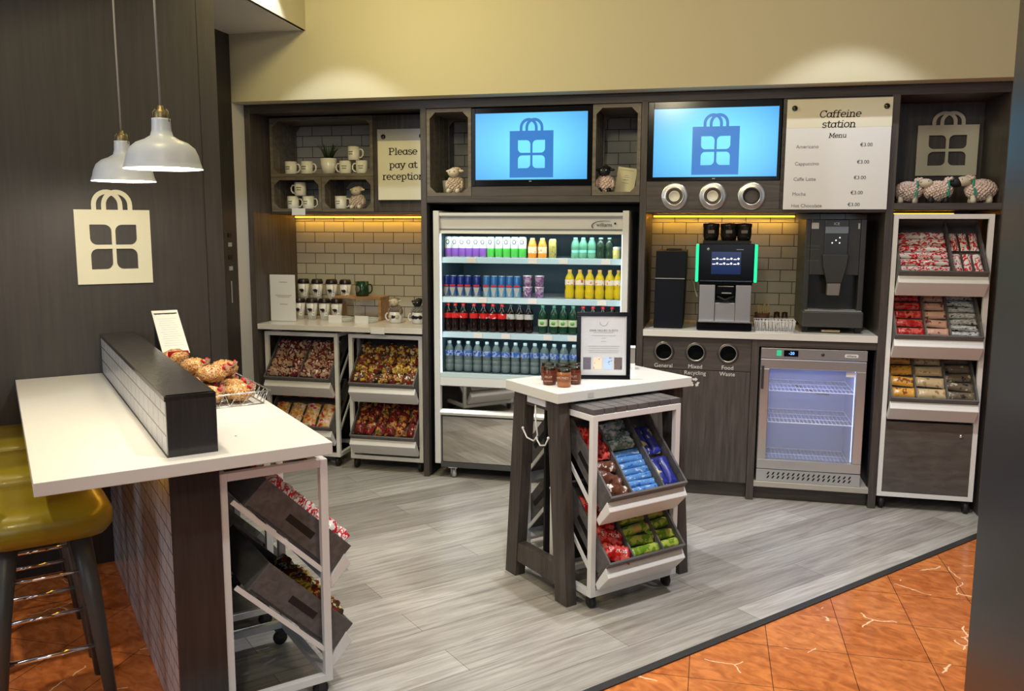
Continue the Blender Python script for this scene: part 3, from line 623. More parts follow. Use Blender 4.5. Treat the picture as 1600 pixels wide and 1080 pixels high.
# ------------------------------------------------------------------ pendant lamps
SHD = P('pale_blue_enamel', (0.50, 0.55, 0.64), 0.34); SHI = P('white_shade_inside', (0.92, 0.92, 0.90), 0.5)
def pendant(loc, label, power):
    t = thing('pendant_lamp', label, 'lamp', loc, group='pendant lamps over the counter')
    out = [(0.0245, 0.150), (0.027, 0.150), (0.027, 0.145), (0.0285, 0.115), (0.033, 0.099), (0.050, 0.088), (0.075, 0.078), (0.094, 0.062), (0.104, 0.040), (0.109, 0.018), (0.1145, 0.002), (0.1165, 0.0), (0.1145, 0.0)]
    inn = [(0.1145, 0.0), (0.112, 0.003), (0.106, 0.018), (0.101, 0.039), (0.091, 0.060), (0.073, 0.075), (0.048, 0.085), (0.031, 0.096), (0.0245, 0.115), (0.0, 0.118)]
    G().lathe(out, 40).obj('shade', SHD, t); G().lathe(inn, 40).obj('shade_inside', SHI, t)
    G().lathe([(0, 0.120), (0.020, 0.120), (0.020, 0.168), (0.017, 0.172), (0.010, 0.178), (0.008, 0.188), (0, 0.188)], 20).obj('socket', BRASS, t)
    g = G()
    for s in (-1, 1): g.tube([(s*0.027, 0, 0.140), (s*0.026, 0, 0.170), (s*0.018, 0, 0.178)], 0.0022, 6)
    g.obj('bracket', BRASS, t)
    L = 3.3-0.186-loc[2]
    G().tube([(0, 0, 0.186), (-0.002, 0, 0.5), (0, 0, 0.186+L-0.02)], 0.0035, 8).obj('cord', P('grey_cord', (0.26, 0.26, 0.26), 0.6), t)
    G().lathe([(0.0, 0.160+L+0.026), (0.05, 0.160+L+0.022), (0.05, 0.160+L-0.002), (0, 0.160+L-0.004)], 24).obj('ceiling_cup', SHD, t)
    G().ell((0, 0, 0.050), (0.030, 0.030, 0.034), 16, 10).obj('bulb', P('lamp_bulb', (1, 1, 1), 0.5, emit=(1.0, 0.93, 0.80), es=22), t)
    l = lamp('bulb_light', 'POINT', Vector(loc)+Vector((0, 0, 0.012)), (0, 0, 0), power, (1, 0.90, 0.72), 0.03)
pendant((-1.640, 2.360, 1.790), 'pale blue pendant lamp over the counter, nearer and larger in view', 15)
pendant((-2.192, 2.905, 1.785), 'pale blue pendant lamp over the counter, farther and partly hidden', 15)
# ------------------------------------------------------------------ drinks fridge
FX0, FX1 = -1.700, -0.484
t = thing('drinks_fridge', 'open-fronted grey drinks fridge with four lit shelves and mirrored base', 'fridge', ((FX0+FX1)/2, 5.15, 0.003)); fc = (FX0+FX1)/2
hw = (FX1-FX0)/2; FS = P('fridge_grey', (0.68, 0.69, 0.68), 0.35); FI = P('fridge_inner', (0.055, 0.10, 0.125), 0.35)
for s in (-1, 1):
    pn = G().box(s*hw, s*(hw-0.038), 0, 0.56, 0.098, 1.712).obj('side_panel', FS, t, 0.003)
    G().box(s*(hw-0.0385), s*(hw-0.042), 0.03, 0.54, 0.60, 1.57).obj('side_glazing', FI, pn)
    G().box(s*(hw-0.0385), s*(hw-0.043), 0.020, 0.034, 0.62, 1.57).obj('light_tube', CLED, t)
iw = hw-0.038
G().box(-iw, iw, 0.525, 0.56, 0.10, 1.71).obj('back_panel', FI, t)
G().prism([(0.004, 1.70), (0.004, 1.682), (0.028, 1.672), (0.034, 1.60), (0.020, 1.585), (0.016, 1.572), (0.060, 1.572), (0.525, 1.60), (0.525, 1.70)], -iw, iw, 'x').obj('canopy', FS, t)
for z in (1.683, 1.668, 1.601, 1.594): G().box(-iw, iw, 0.012 if z > 1.675 else 0.024, 0.034, z-0.001, z+0.001).obj('canopy_groove', P('groove', (0.2, 0.2, 0.2), 0.5), t)
text('maker_lettering', 'williams', 0.030, INK, t, T(hw-0.150, 0.0245, 1.628) @ FLAT)
G().tube([(hw-0.150+0.075*cos(R(a_)), 0.0245, 1.622+0.030*sin(R(a_))) for a_ in range(60, 215, 12)], [0.0008+0.0022*k/12 for k in range(13)], 6).obj('maker_swoosh', INK, t)
G().lathe([(0, -0.001), (0.0065, -0.001), (0.0065, 0.001)], 14, M=T(hw-0.085, 0.025, 1.636) @ rotm('X', -PI/2)).obj('maker_dot', INK, t)
SHZ = (1.425, 1.176, 0.952, 0.690)
TAGX = ((-0.37, 0.02, 0.21, 0.47), (-0.30, 0.02, 0.45), (-0.33, -0.15, 0.12, 0.27), ())
for i, z in enumerate(SHZ[:3]):
    sh = G().box(-iw+0.002, iw-0.002, 0.055, 0.52, z-0.012, z-0.001).obj('shelf', P('fridge_shelf', (0.45, 0.50, 0.52), 0.3, 0.3), t)
    G().prism([(0.055, z), (0.046, z-0.002), (0.040, z-0.036), (0.055, z-0.036)], -iw+0.002, iw-0.002, 'x').obj('ticket_rail', P('ticket_rail', (0.42, 0.60, 0.70), 0.2), sh)
    for x in TAGX[i]: G().box(x-0.028, x+0.028, 0.0365, 0.0385, z-0.034, z-0.002).obj('price_ticket', PAP, sh)
    G().box(-iw+0.02, iw-0.02, 0.0555, 0.0605, z-0.034, z-0.022).obj('light_tube', P('cool_tube_dim', (1, 1, 1), 0.4, emit=(0.72, 0.95, 1.0), es=9.0), sh)
G().box(-iw+0.002, iw-0.002, 0.045, 0.52, 0.655, 0.688).obj('base_deck', FI, t)
G().box(-iw, iw, 0.012, 0.044, 0.665, 0.692).obj('air_grille', P('pale_edge_strip', (0.60, 0.75, 0.78), 0.25), t)
g = G(); g.prism([(0.010, 0.664), (0.004, 0.612), (0.03, 0.602), (0.06, 0.664)], -iw, iw, 'x'); g.obj('bumper', FS, t)
G().box(-iw+0.002, iw-0.002, 0.022, 0.028, 0.455, 0.604).obj('mirror_panel', MIR, t)
G().prism([(0.0, 0.452), (-0.006, 0.436), (0.0, 0.420), (0.028, 0.418), (0.028, 0.455)], -iw, iw, 'x').obj('bumper_rail', P('bright_rail', (0.75, 0.75, 0.73), 0.2, 0.4), t)
G().box(-iw+0.012, iw-0.012, 0.010, 0.016, 0.112, 0.408).obj('mirror_panel', MIR, t)
G().box(-iw, iw, 0.018, 0.50, 0.075, 0.418).obj('base_housing', P('base_dark', (0.05, 0.05, 0.05), 0.4), t)
G().box(-iw, iw, 0.006, 0.018, 0.075, 0.108).obj('kick_rail', P('kick_dark', (0.07, 0.07, 0.07), 0.4), t)
for x in (-iw+0.075, iw-0.075):
    for y in (0.045, 0.48):
        o = G().lathe([(0, -0.013), (0.022, -0.013), (0.028, -0.008), (0.028, 0.008), (0.022, 0.013), (0, 0.013)], 18, M=T(x, y, 0.028) @ rotm('Z', 0.5) @ rotm('Y', PI/2)).obj('caster', SIL, t)
        G().box(x-0.03, x+0.03, y-0.025, y+0.025, 0.066, 0.072).box(x-0.017, x-0.014, y-0.012, y+0.016, 0.022, 0.066).box(x+0.014, x+0.017, y-0.012, y+0.016, 0.022, 0.066).obj('caster_fork', CH, o)
lamp('fridge_glow', 'AREA', (fc, 5.20, 1.568), (fc, 5.42, 0.9), 1.4, (0.74, 0.97, 1.0), 1.05, 0.02)
# ------------------------------------------------------------------ glass-door freezer
t = thing('glass_door_freezer', 'small steel under-counter freezer with blue-lit empty wire shelves', 'freezer', (0.592, 5.168, 0.121)); hw = 0.292
g = G().box(-hw, hw, 0.06, 0.54, 0.0, 0.012).box(-hw, hw, 0.06, 0.54, 0.79, 0.802).box(-hw, -hw+0.012, 0.06, 0.54, 0.012, 0.79).box(hw-0.012, hw, 0.06, 0.54, 0.012, 0.79).box(-hw, hw, 0.528, 0.54, 0.012, 0.79)
g.obj('cabinet', ST, t)
LI = P('freezer_liner', (0.30, 0.36, 0.56), 0.35)
G().box(-hw+0.013, hw-0.013, 0.50, 0.527, 0.06, 0.75).box(-hw+0.013, -hw+0.035, 0.07, 0.50, 0.06, 0.75).box(hw-0.035, hw-0.013, 0.07, 0.50, 0.06, 0.75).box(-hw+0.013, hw-0.013, 0.07, 0.527, 0.04, 0.06).box(-hw+0.013, hw-0.013, 0.07, 0.527, 0.75, 0.77).obj('liner', LI, t)
cp = G().box(-hw, hw, 0.0, 0.06, 0.742, 0.802).obj('control_panel', ST, t, 0.002)
G().box(-0.205, -0.178, -0.002, 0.0, 0.758, 0.790).obj('power_switch', P('green_switch', (0.02, 0.3, 0.15), 0.3, emit=(0.05, 0.8, 0.4), es=0.5), cp)
G().box(-0.165, -0.085, -0.003, 0.0, 0.756, 0.792).obj('thermostat', BG, cp); text('readout', '-20', 0.024, P('lit_blue_digits', (0, 0, 0), 0.5, emit=(0.15, 0.4, 1.0), es=3), cp, T(-0.122, -0.0035, 0.774) @ FLAT)
G().lathe([(0, -0.003), (0.009, -0.003), (0.010, 0)], 14, M=T(0.05, 0, 0.772) @ rotm('X', -PI/2)).obj('key_lock', DG, cp)
g = G(); g.prism([(0.175+0.006*cos(R(a_))+(0.062 if abs(a_) <= 90 or a_ >= 270 else 0), 0.770+0.010*sin(R(a_))) for a_ in range(0, 360, 20)], -0.001, 0.0, 'y'); g.obj('maker_badge', P('badge', (0.72, 0.72, 0.72), 0.3), cp)
text('maker_lettering', 'williams', 0.017, INK, cp, T(0.205, -0.0014, 0.770) @ FLAT)
d = G(); m_ = 0.052
for x0, x1, z0, z1 in ((-hw, hw, 0.680, 0.738), (-hw, hw, 0.078, 0.136), (-hw, -hw+m_, 0.136, 0.680), (hw-m_, hw, 0.136, 0.680)): d.box(x0, x1, 0.0, 0.04, z0, z1)
dr = d.obj('door', ST, t, 0.004)
G().box(-hw+m_, hw-m_, 0.020, 0.024, 0.136, 0.680).obj('glass_pane', P('door_glass', (0.9, 0.93, 1.0), 0.02, alpha=0.12), dr)
G().box(-hw+m_-0.006, hw-m_+0.006, 0.026, 0.034, 0.128, 0.138).box(-hw+m_-0.006, hw-m_+0.006, 0.026, 0.034, 0.678, 0.686).obj('gasket', DG, dr)
G().box(-hw+0.006, -hw+0.020, -0.018, 0.0, 0.56, 0.70).obj('handle', DG, dr, 0.003)
G().box(hw-m_-0.055, hw-m_-0.004, 0.0175, 0.019, 0.645, 0.674).obj('sticker', PAP, dr)
kp = G().box(-hw, hw, 0.004, 0.06, 0.0, 0.074).obj('vent_panel', ST, t, 0.002)
for row in range(2):
    for k in range(17):
        x = -hw+0.06+k*0.0285+row*0.0; z = 0.020+row*0.022; G().prism([(x, z), (x+0.009, z), (x+0.019, z+0.017), (x+0.010, z+0.017)], 0.0025, 0.0038, 'y').obj('vent_slot', BLK, kp)
for i, z in enumerate((0.535, 0.345, 0.085)):
    g = G(); x0, x1, y0, y1 = -hw+0.04, hw-0.04, 0.08, 0.49
    g.tube([(x0, y0, z), (x1, y0, z), (x1, y1, z), (x0, y1, z)], 0.0035, 6, closed=True)
    for k in range(1, 22): x = x0+(x1-x0)*k/22; g.tube([(x, y0, z), (x, y1, z)], 0.0014, 5)
    for k in (1, 2): g.tube([(x0, y0+(y1-y0)*k/3, z-0.003), (x1, y0+(y1-y0)*k/3, z-0.003)], 0.0025, 6)
    g.obj('wire_shelf', P('white_wire', (0.8, 0.8, 0.85), 0.3), t)
G().box(hw-0.052, hw-0.040, 0.062, 0.072, 0.10, 0.70).obj('light_tube', P('blue_tube', (1, 1, 1), 0.4, emit=(0.45, 0.55, 1.0), es=1.6), t)
G().tube([(-0.05, 0.497, 0.50), (0.0, 0.49, 0.49), (0.09, 0.49, 0.455), (0.16, 0.495, 0.45)], 0.004, 6).obj('probe_cable', DG, t)
lamp('freezer_glow', 'AREA', (0.592, 5.30, 0.865), (0.592, 5.34, 0), 1.5, (0.42, 0.52, 1.0), 0.45, 0.06)
# ------------------------------------------------------------------ coffee machine
t = thing('coffee_machine', 'black coffee machine with glowing green sides and touch screen', 'coffee machine', (0.083, 5.180, 1.0125))
hw = 0.158
G().box(-hw, hw, 0.0, 0.46, 0.004, 0.052).obj('base', BG, t, 0.004)
G().box(-hw+0.006, hw-0.006, 0.12, 0.46, 0.052, 0.285).box(-hw+0.006, hw-0.006, 0.02, 0.46, 0.27, 0.285).obj('body', BG, t, 0.003)
G().box(-hw, hw, 0.0, 0.46, 0.285, 0.512).obj('display_head', BG, t, 0.006)
G().box(-hw+0.010, -0.058, 0.010, 0.12, 0.056, 0.270).box(0.060, hw-0.010, 0.010, 0.12, 0.056, 0.270).box(-0.057, 0.059, 0.018, 0.12, 0.056, 0.165).obj('front_panel', P('brushed_silver', (0.42, 0.42, 0.44), 0.35, 0.7), t, 0.002)
G().box(-hw+0.008, hw-0.008, -0.012, 0.05, 0.052, 0.060).obj('drip_tray', P('drip_silver', (0.6, 0.6, 0.62), 0.25, 0.8), t)
sp = G().box(-0.05, 0.052, -0.002, 0.05, 0.215, 0.268).obj('spout', BG, t, 0.006)
G().tube([(-0.045, -0.006, 0.205), (0.0, -0.012, 0.185), (0.05, -0.006, 0.205)], 0.006, 8).obj('cup_lift', BLK, sp)
G().box(-0.02, 0.035, -0.004, -0.002, 0.222, 0.228).obj('spout_badge', SIL, sp)
for s in (-1, 1): G().box(s*(hw+0.001), s*(hw+0.017), -0.004, 0.10, 0.288, 0.508).obj('light_bar', P('green_glow', (0, 0.2, 0.1), 0.3, emit=(0.02, 0.78, 0.28), es=1.5), t, 0.005)
G().box(-hw+0.01, hw-0.01, -0.002, 0.0, 0.293, 0.297).obj('chrome_line', CH, t)
sc = G().box(-0.085, 0.082, -0.003, -0.001, 0.335, 0.465).obj('touch_screen', P('dark_blue_screen', (0.01, 0.015, 0.04), 0.1, emit=(0.006, 0.02, 0.09), es=0.8), t)
for r_ in range(2):
    for c_ in range(4): 
        x = -0.052+c_*0.040; z = 0.425-r_*0.028
        G().lathe([(0, -0.001), (0.0065, -0.001), (0.0065, 0)], 10, M=T(x, -0.0035, z) @ rotm('X', -PI/2)).box(x-0.028, x-0.010, -0.0045, -0.0035, z-0.006, z-0.001).obj('screen_icon', P('lit_icon', (1, 1, 1), 0.5, emit=(0.85, 0.9, 1.0), es=0.9), sc)
G().lathe([(0, -0.001), (0.008, -0.001), (0.008, 0)], 12, M=T(-0.105, -0.001, 0.480) @ rotm('X', -PI/2)).box(0.055, 0.095, -0.0018, -0.0005, 0.477, 0.480).obj('maker_badge', SIL, t)
G().box(-hw+0.02, hw-0.02, 0.05, 0.40, 0.512, 0.528).obj('hopper_deck', BLK, t)
for k, (x, r0) in enumerate(((-0.092, 0.046), (0.010, 0.048), (0.098, 0.042))):
    hp = G().lathe([(0, 0.529), (r0*0.86, 0.529), (r0, 0.560), (r0, 0.606), (r0*1.06, 0.608), (r0*1.06, 0.628), (0, 0.632)], 24, M=T(x, 0.11, 0)).obj('hopper', P('smoked_plastic', (0.018, 0.015, 0.014), 0.12), t)
    G().box(x-0.018, x+0.018, 0.11-r0-0.0015, 0.11-r0+0.008, 0.572, 0.590).obj('hopper_label', P('dim_label', (0.16, 0.15, 0.14), 0.5), hp)
G().tube([(-0.20, 0.30, 0.28), (-0.185, 0.26, 0.26), (-0.175, 0.2, 0.22), (-0.162, 0.16, 0.19)], 0.005, 8).obj('milk_hose', WM, t)
# milk cooler tower
t = thing('milk_cooler', 'plain tall black cooler box left of the coffee machine', 'cooler', (-0.242, 5.235, 1.0125))
G().prism([(-0.090, 0.003), (0.082, 0.003), (0.090, 0.300), (-0.086, 0.300)], 0.0, 0.40, 'y').obj('lower_body', P('blue_black', (0.003, 0.004, 0.009), 0.45, spec=0.25), t, 0.003)
G().prism([(-0.086, 0.303), (0.090, 0.303), (0.092, 0.465), (-0.084, 0.465)], 0.0, 0.40, 'y').obj('upper_body', P('blue_black', (0.003, 0.004, 0.009), 0.45, spec=0.25), t, 0.003)
G().box(-0.086, 0.088, -0.001, 0.003, 0.2995, 0.3035).obj('seam_line', SIL, t); G().box(-0.03, 0.06, 0.1, 0.25, 0.465, 0.478).obj('lid', BLK, t, 0.004)
# ice machine
t = thing('ice_dispenser', 'tall dark grey ice and water dispenser with central chute', 'ice dispenser', (0.690, 5.235, 1.0125)); hw = 0.165
g = G(); Yf = 0.03
g.box(-hw, hw, Yf+0.10, 0.50, 0.03, 0.655).box(-hw, -hw+0.030, Yf, Yf+0.10, 0.03, 0.655).box(hw-0.030, hw, Yf, Yf+0.10, 0.03, 0.655).box(-hw+0.030, hw-0.030, Yf, Yf+0.10, 0.335, 0.655)
g.obj('body', DG, t, 0.004)
G().box(-hw+0.031, hw-0.031, Yf+0.094, Yf+0.099, 0.13, 0.335).obj('recess_lining', P('recess_dark', (0.018, 0.017, 0.014), 0.25), t)
G().box(-hw-0.002, hw+0.002, -0.02, Yf+0.1, 0.035, 0.128).obj('drip_tray', P('tray_grey', (0.060, 0.058, 0.055), 0.3), t, 0.008)
G().box(-hw+0.01, hw-0.01, -0.018, Yf+0.09, 0.1285, 0.1315).obj('drip_grille', SIL, t)
for s in (-1, 1):
    for y in (0.02, 0.45): G().box(s*(hw-0.02)-0.015, s*(hw-0.02)+0.015, y, y+0.03, 0.0, 0.036).obj('foot', BLK, t)
cp = G().box(-0.062, 0.066, Yf-0.014, Yf, 0.44, 0.652).obj('control_panel', P('panel_grey', (0.035, 0.035, 0.035), 0.25), t, 0.003)
G().box(-0.060, 0.064, Yf-0.016, Yf-0.0145, 0.575, 0.612).obj('blue_band', P('blue_grey_band', (0.22, 0.27, 0.36), 0.3), cp)
text('lettering', 'ICE', 0.022, P('pale_letter', (0.6, 0.6, 0.6), 0.4), cp, T(0.0, Yf-0.0165, 0.628) @ FLAT)
for x, z in ((0.02, 0.55), (0.02, 0.52), (0.0, 0.535), (-0.02, 0.52)): G().lathe([(0, -0.001), (0.004, -0.001), (0.004, 0)], 8, M=T(x, Yf-0.015, z) @ rotm('X', -PI/2)).obj('indicator_light', P('lit_dot', (1, 1, 1), 0.4, emit=(0.8, 0.9, 1), es=1.2), cp)
G().prism([(-0.072, 0.455), (0.072, 0.455), (0.066, 0.39), (0.042, 0.29), (-0.042, 0.29), (-0.066, 0.39)], Yf-0.040, Yf-0.001, 'y').obj('chute', DG, t, 0.006)
G().prism([(-0.036, 0.289), (0.036, 0.289), (0.030, 0.22), (-0.036, 0.22)], Yf-0.038, Yf+0.02, 'y').obj('nozzle', P('nozzle_grey', (0.20, 0.19, 0.18), 0.4), t, 0.003)
for z in (0.50, 0.48, 0.415): G().box(-0.15, -0.085, Yf-0.001, Yf-0.0001, z, z+0.003).obj('raised_line', P('line_grey', (0.10, 0.10, 0.10), 0.4), t)
G().box(-0.135, -0.095, Yf-0.0015, Yf-0.0002, 0.60, 0.635).box(0.118, 0.128, Yf-0.0015, Yf-0.0002, 0.60, 0.632).obj('symbol', P('pale_letter', (0.6, 0.6, 0.6), 0.4), t)
G().box(-0.055, 0.045, -0.005, 0.03, 0.006, 0.018).obj('leaflet_edge', P('brass_edge', (0.35, 0.27, 0.15), 0.4), t)
# ------------------------------------------------------------------ small goods: builders
def jig(k, a=1.0):
    rd = random.Random(k*7919+13); return a*(rd.random()-0.5)*2
def packet(name, cat, L, Wd, th, mats, bands=None, wr=0.0, crimp=0.10, seed=0):
    """flow-wrapped packet lying along x; bands = list of (u_end, material index)"""
    g = G(); nx, ny = 14, 6; rd = random.Random(seed); vs = []
    for side in (0, 1):
        for i in range(nx+1):
            u = i/nx*2-1
            for j in range(ny+1):
                v = j/ny*2-1; e = min(1, max(0, (1-abs(u))/crimp)) if crimp else 1
                k = (e**0.5)*(max(0, 1-abs(v)**3))**0.6*(1-0.15*abs(u)); k = max(k, 0)
                z = th/2+(th/2*k if side else -th/2*k)
                if side and 0 < i < nx and 0 < j < ny: z += th*wr*(rd.random()-0.5)
                yy = v*Wd/2*(0.93 if 1 < i < nx-1 else 1.0)
                vs.append((u*L/2, yy, z))
    N = (nx+1)*(ny+1)
    for side in (0, 1):
        for i in range(nx):
            uc = (i+0.5)/nx; mi = 0
            if bands:
                for ue, m_ in bands:
                    if uc <= ue: mi = m_; break
            fs = []
            for j in range(ny):
                a = side*N+i*(ny+1)+j; q = (a, a+ny+1, a+ny+2, a+1); fs.append(q if side else q[::-1])
            o = len(g.v)
            g.f += fs; g.mi += [mi]*len(fs); g.sm += [True]*len(fs)
    g.v = vs
    o = g.obj(name, mats); tag(o, 'x', cat); return Proto(o)
def W_(n, *c, **k): return wrap(n, c, **k)
RED = (0.55, 0.01, 0.015); WHT = (0.75, 0.73, 0.70); TAN = (0.45, 0.30, 0.16)
foil_rw = W_('red_white_foil', WHT, WHT, RED, WHT, (0.62, 0.02, 0.03), scale=22, stretch=(1, 2.2, 1)); foil_cream = W_('cream_foil', (0.62, 0.56, 0.40), WHT, (0.45, 0.34, 0.20), scale=30)
foil_red = W_('red_foil', (0.36, 0.005, 0.008), (0.48, 0.01, 0.01), (0.62, 0.10, 0.08), (0.20, 0.0, 0.0), scale=26); foil_pink = W_('pinkish_foil', (0.45, 0.16, 0.12), (0.62, 0.36, 0.26), (0.18, 0.05, 0.03), scale=34)
foil_sil = W_('dark_silver_foil', (0.05, 0.05, 0.05), (0.38, 0.38, 0.37), (0.60, 0.60, 0.58), (0.05, 0.05, 0.05), scale=34, stretch=(1, 2.4, 1)); foil_org = W_('orange_foil', (0.60, 0.20, 0.02), (0.70, 0.36, 0.06), (0.25, 0.06, 0.01), scale=26)
foil_tan = W_('tan_foil', (0.42, 0.28, 0.14), (0.58, 0.44, 0.25), (0.30, 0.17, 0.08), scale=30); foil_dk = W_('dark_foil', (0.03, 0.025, 0.02), (0.16, 0.12, 0.08), (0.55, 0.50, 0.34), scale=30)
foil_cook = W_('cookie_film', (0.16, 0.06, 0.035), (0.42, 0.28, 0.19), (0.14, 0.02, 0.02), (0.62, 0.52, 0.46), scale=26, rough=0.15); foil_gold = W_('gold_film', (0.20, 0.10, 0.03), (0.50, 0.36, 0.05), (0.20, 0.02, 0.015), (0.05, 0.035, 0.015), (0.62, 0.50, 0.24), scale=24, rough=0.18)
foil_drk = W_('dark_red_film', (0.06, 0.012, 0.01), (0.20, 0.015, 0.012), (0.10, 0.02, 0.015), (0.50, 0.20, 0.05), (0.09, 0.10, 0.03), scale=22, rough=0.18)
foil_blue = W_('light_blue_foil', (0.03, 0.12, 0.50), (0.10, 0.27, 0.62), (0.50, 0.60, 0.78), scale=34, stretch=(1, 2, 1)); foil_grn = W_('grey_green_film', (0.30, 0.33, 0.32), (0.14, 0.22, 0.17), (0.42, 0.46, 0.46), (0.62, 0.66, 0.66), scale=32, rough=0.15)
foil_navy = W_('navy_foil', (0.01, 0.015, 0.12), (0.02, 0.03, 0.25), (0.5, 0.45, 0.2), scale=24); foil_lime = W_('lime_foil', (0.24, 0.38, 0.02), (0.14, 0.27, 0.02), (0.42, 0.50, 0.08), (0.62, 0.36, 0.14), scale=24)
foil_choc = W_('brown_foil', (0.05, 0.02, 0.015), (0.14, 0.05, 0.03), (0.65, 0.60, 0.55), scale=28)
RN = ['front row', 'second row', 'third row', 'fourth row', 'fifth row', 'sixth row', 'seventh row', 'top row']
def rowname(r_, n): return 'front row' if r_ == 0 else ('backmost row' if r_ == n-1 else RN[r_])
def colname(c_, n): 
    if n == 1: return ''
    if n == 2: return ('left', 'right')[c_]+' column, '
    return seq(c_, n)+', '
def fill(pr, tray, x0, x1, cols, rows, desc, where, group, y0=0.02, y1=0.33, rz=0.0, tilt=0.0, jz=0.0, jr=0.0, lift=0.002):
    M, xa, xb, fl = tray; k = 0
    for r_ in range(rows):
        for c_ in range(cols):
            x = xa+(xb-xa)*(x0+(x1-x0)*(c_+0.5)/cols); y = y0+(y1-y0)*(r_+0.5)/rows; k += 1
            Mx = M @ T(x+jig(k, jz*0.5), y+jig(k+50, jz*0.5), fl+lift+abs(jig(k+9, jz))) @ rotm('Z', rz+jig(k+3, jr)) @ rotm('X', tilt)
            pr.place(Mx, '%s, %s%s, %s' % (desc, colname(c_, cols), rowname(r_, rows), where), group)
# --- tall rack in right bay
WT1 = 'top tray, tall right rack'; WT2 = 'middle tray, tall right rack'; WT3 = 'lowest tray, tall right rack'
p = packet('chocolate_bar', 'chocolate bar', 0.132, 0.044, 0.030, [foil_rw, foil_cream], [(0.45, 0), (1, 0)], 0.15, 0.12)
fill(p, TR_R[0], 0.0, 0.60, 2, 6, 'red and white chocolate bar', WT1, 'chocolate bars in the top tray of the tall rack', tilt=R(14), jr=0.06)
fill(p, TR_R[0], 0.64, 1.0, 3, 2, 'upright red and white chocolate bar', WT1, 'upright chocolate bars in the top tray of the tall rack', y0=0.01, rz=PI/2, jr=0.05)
p = packet('chocolate_bar', 'chocolate bar', 0.150, 0.048, 0.030, [foil_red], None, 0.15, 0.12); fill(p, TR_R[1], 0.0, 0.36, 1, 5, 'red chocolate bar', WT2, 'red bars in the middle tray of the tall rack', tilt=R(12), jr=0.05)
p = packet('chocolate_bar', 'chocolate bar', 0.118, 0.050, 0.030, [foil_pink], None, 0.15, 0.12); fill(p, TR_R[1], 0.37, 0.64, 1, 5, 'pinkish brown chocolate bar', WT2, 'pinkish bars in the middle tray of the tall rack', tilt=R(12), jr=0.08)
p = packet('chocolate_bar', 'chocolate bar', 0.150, 0.036, 0.028, [foil_sil], None, 0.2, 0.12); fill(p, TR_R[1], 0.65, 1.0, 1, 7, 'dark and silver chocolate bar', WT2, 'dark silver bars in the middle tray of the tall rack', tilt=R(12), jr=0.07)
p = packet('flapjack_bar', 'snack bar', 0.126, 0.062, 0.034, [foil_org], None, 0.15, 0.12); fill(p, TR_R[2], 0.0, 0.30, 1, 4, 'orange wrapped snack bar', WT3, 'orange bars in the lowest tray of the tall rack', tilt=R(12), jr=0.08)
p = packet('flapjack_bar', 'snack bar', 0.155, 0.062, 0.034, [foil_tan], None, 0.15, 0.12); fill(p, TR_R[2], 0.31, 0.66, 1, 4, 'tan wrapped snack bar', WT3, 'tan bars in the lowest tray of the tall rack', tilt=R(12), jr=0.06)
p = packet('flapjack_bar', 'snack bar', 0.150, 0.050, 0.030, [foil_dk], None, 0.2, 0.12); fill(p, TR_R[2], 0.67, 1.0, 1, 5, 'dark wrapped snack bar', WT3, 'dark bars in the lowest tray of the tall rack', tilt=R(12), jr=0.12)
# --- racks under the left worktop
p = packet('cookie_packet', 'cookie packet', 0.078, 0.080, 0.048, [foil_cook], None, 0.35, 0.2)
fill(p, TR_A[0], 0.0, 0.50, 3, 4, 'clear packet of cookies', 'left tray half under mug worktop', 'cookie packets in the left half of the upper tray', jz=0.008, jr=0.5)
fill(p, TR_A[0], 0.54, 1.0, 3, 4, 'clear packet of cookies', 'right tray half under mug worktop', 'cookie packets in the right half of the upper tray', jz=0.008, jr=0.5)
def pot():
    t = thing('noodle_pot', 'x', 'snack pot'); G().lathe([(0, 0), (0.034, 0.0), (0.046, 0.082), (0, 0.082)], 20).obj('pot_body', P('red_pot', (0.55, 0.02, 0.02), 0.35), t)
    G().lathe([(0, 0.083), (0.0485, 0.083), (0.0485, 0.090), (0, 0.091)], 20).obj('lid', P('pot_lid', (0.5, 0.35, 0.33), 0.4), t); return Proto(t)
p = pot(); fill(p, TR_A[1], 0.0, 1.0, 4, 1, 'red snack pot', 'rear of low tray under mug worktop', 'red snack pots in the lower tray', y0=0.20, y1=0.32, tilt=R(-28), lift=0.024)
p = packet('crisp_packet', 'crisp packet', 0.095, 0.105, 0.045, [W_('red_cream_film', (0.50, 0.02, 0.03), (0.70, 0.55, 0.45), (0.65, 0.32, 0.06), (0.5, 0.03, 0.05), scale=26)], None, 0.3, 0.15)
fill(p, TR_A[1], 0.0, 1.0, 4, 2, 'red and cream crisp packet', 'low tray under mug worktop', 'red crisp packets in the lower tray', y0=0.01, y1=0.19, rz=PI/2, jr=0.1)
p = packet('biscuit_packet', 'biscuit packet', 0.096, 0.082, 0.046, [foil_gold], None, 0.6, 0.2)
fill(p, TR_B[0], 0.0, 1.0, 5, 4, 'crinkled gold biscuit packet', 'upper tray beside the drinks fridge', 'gold biscuit packets beside the drinks fridge', jz=0.012, jr=0.9, tilt=R(8))
p = packet('crisp_packet', 'crisp packet', 0.100, 0.072, 0.045, [foil_drk], None, 0.5, 0.2)
fill(p, TR_B[1], 0.0, 1.0, 6, 3, 'dark red crisp packet', 'lower tray beside the drinks fridge', 'dark red crisp packets beside the drinks fridge', jz=0.006, jr=0.3, rz=PI/2)
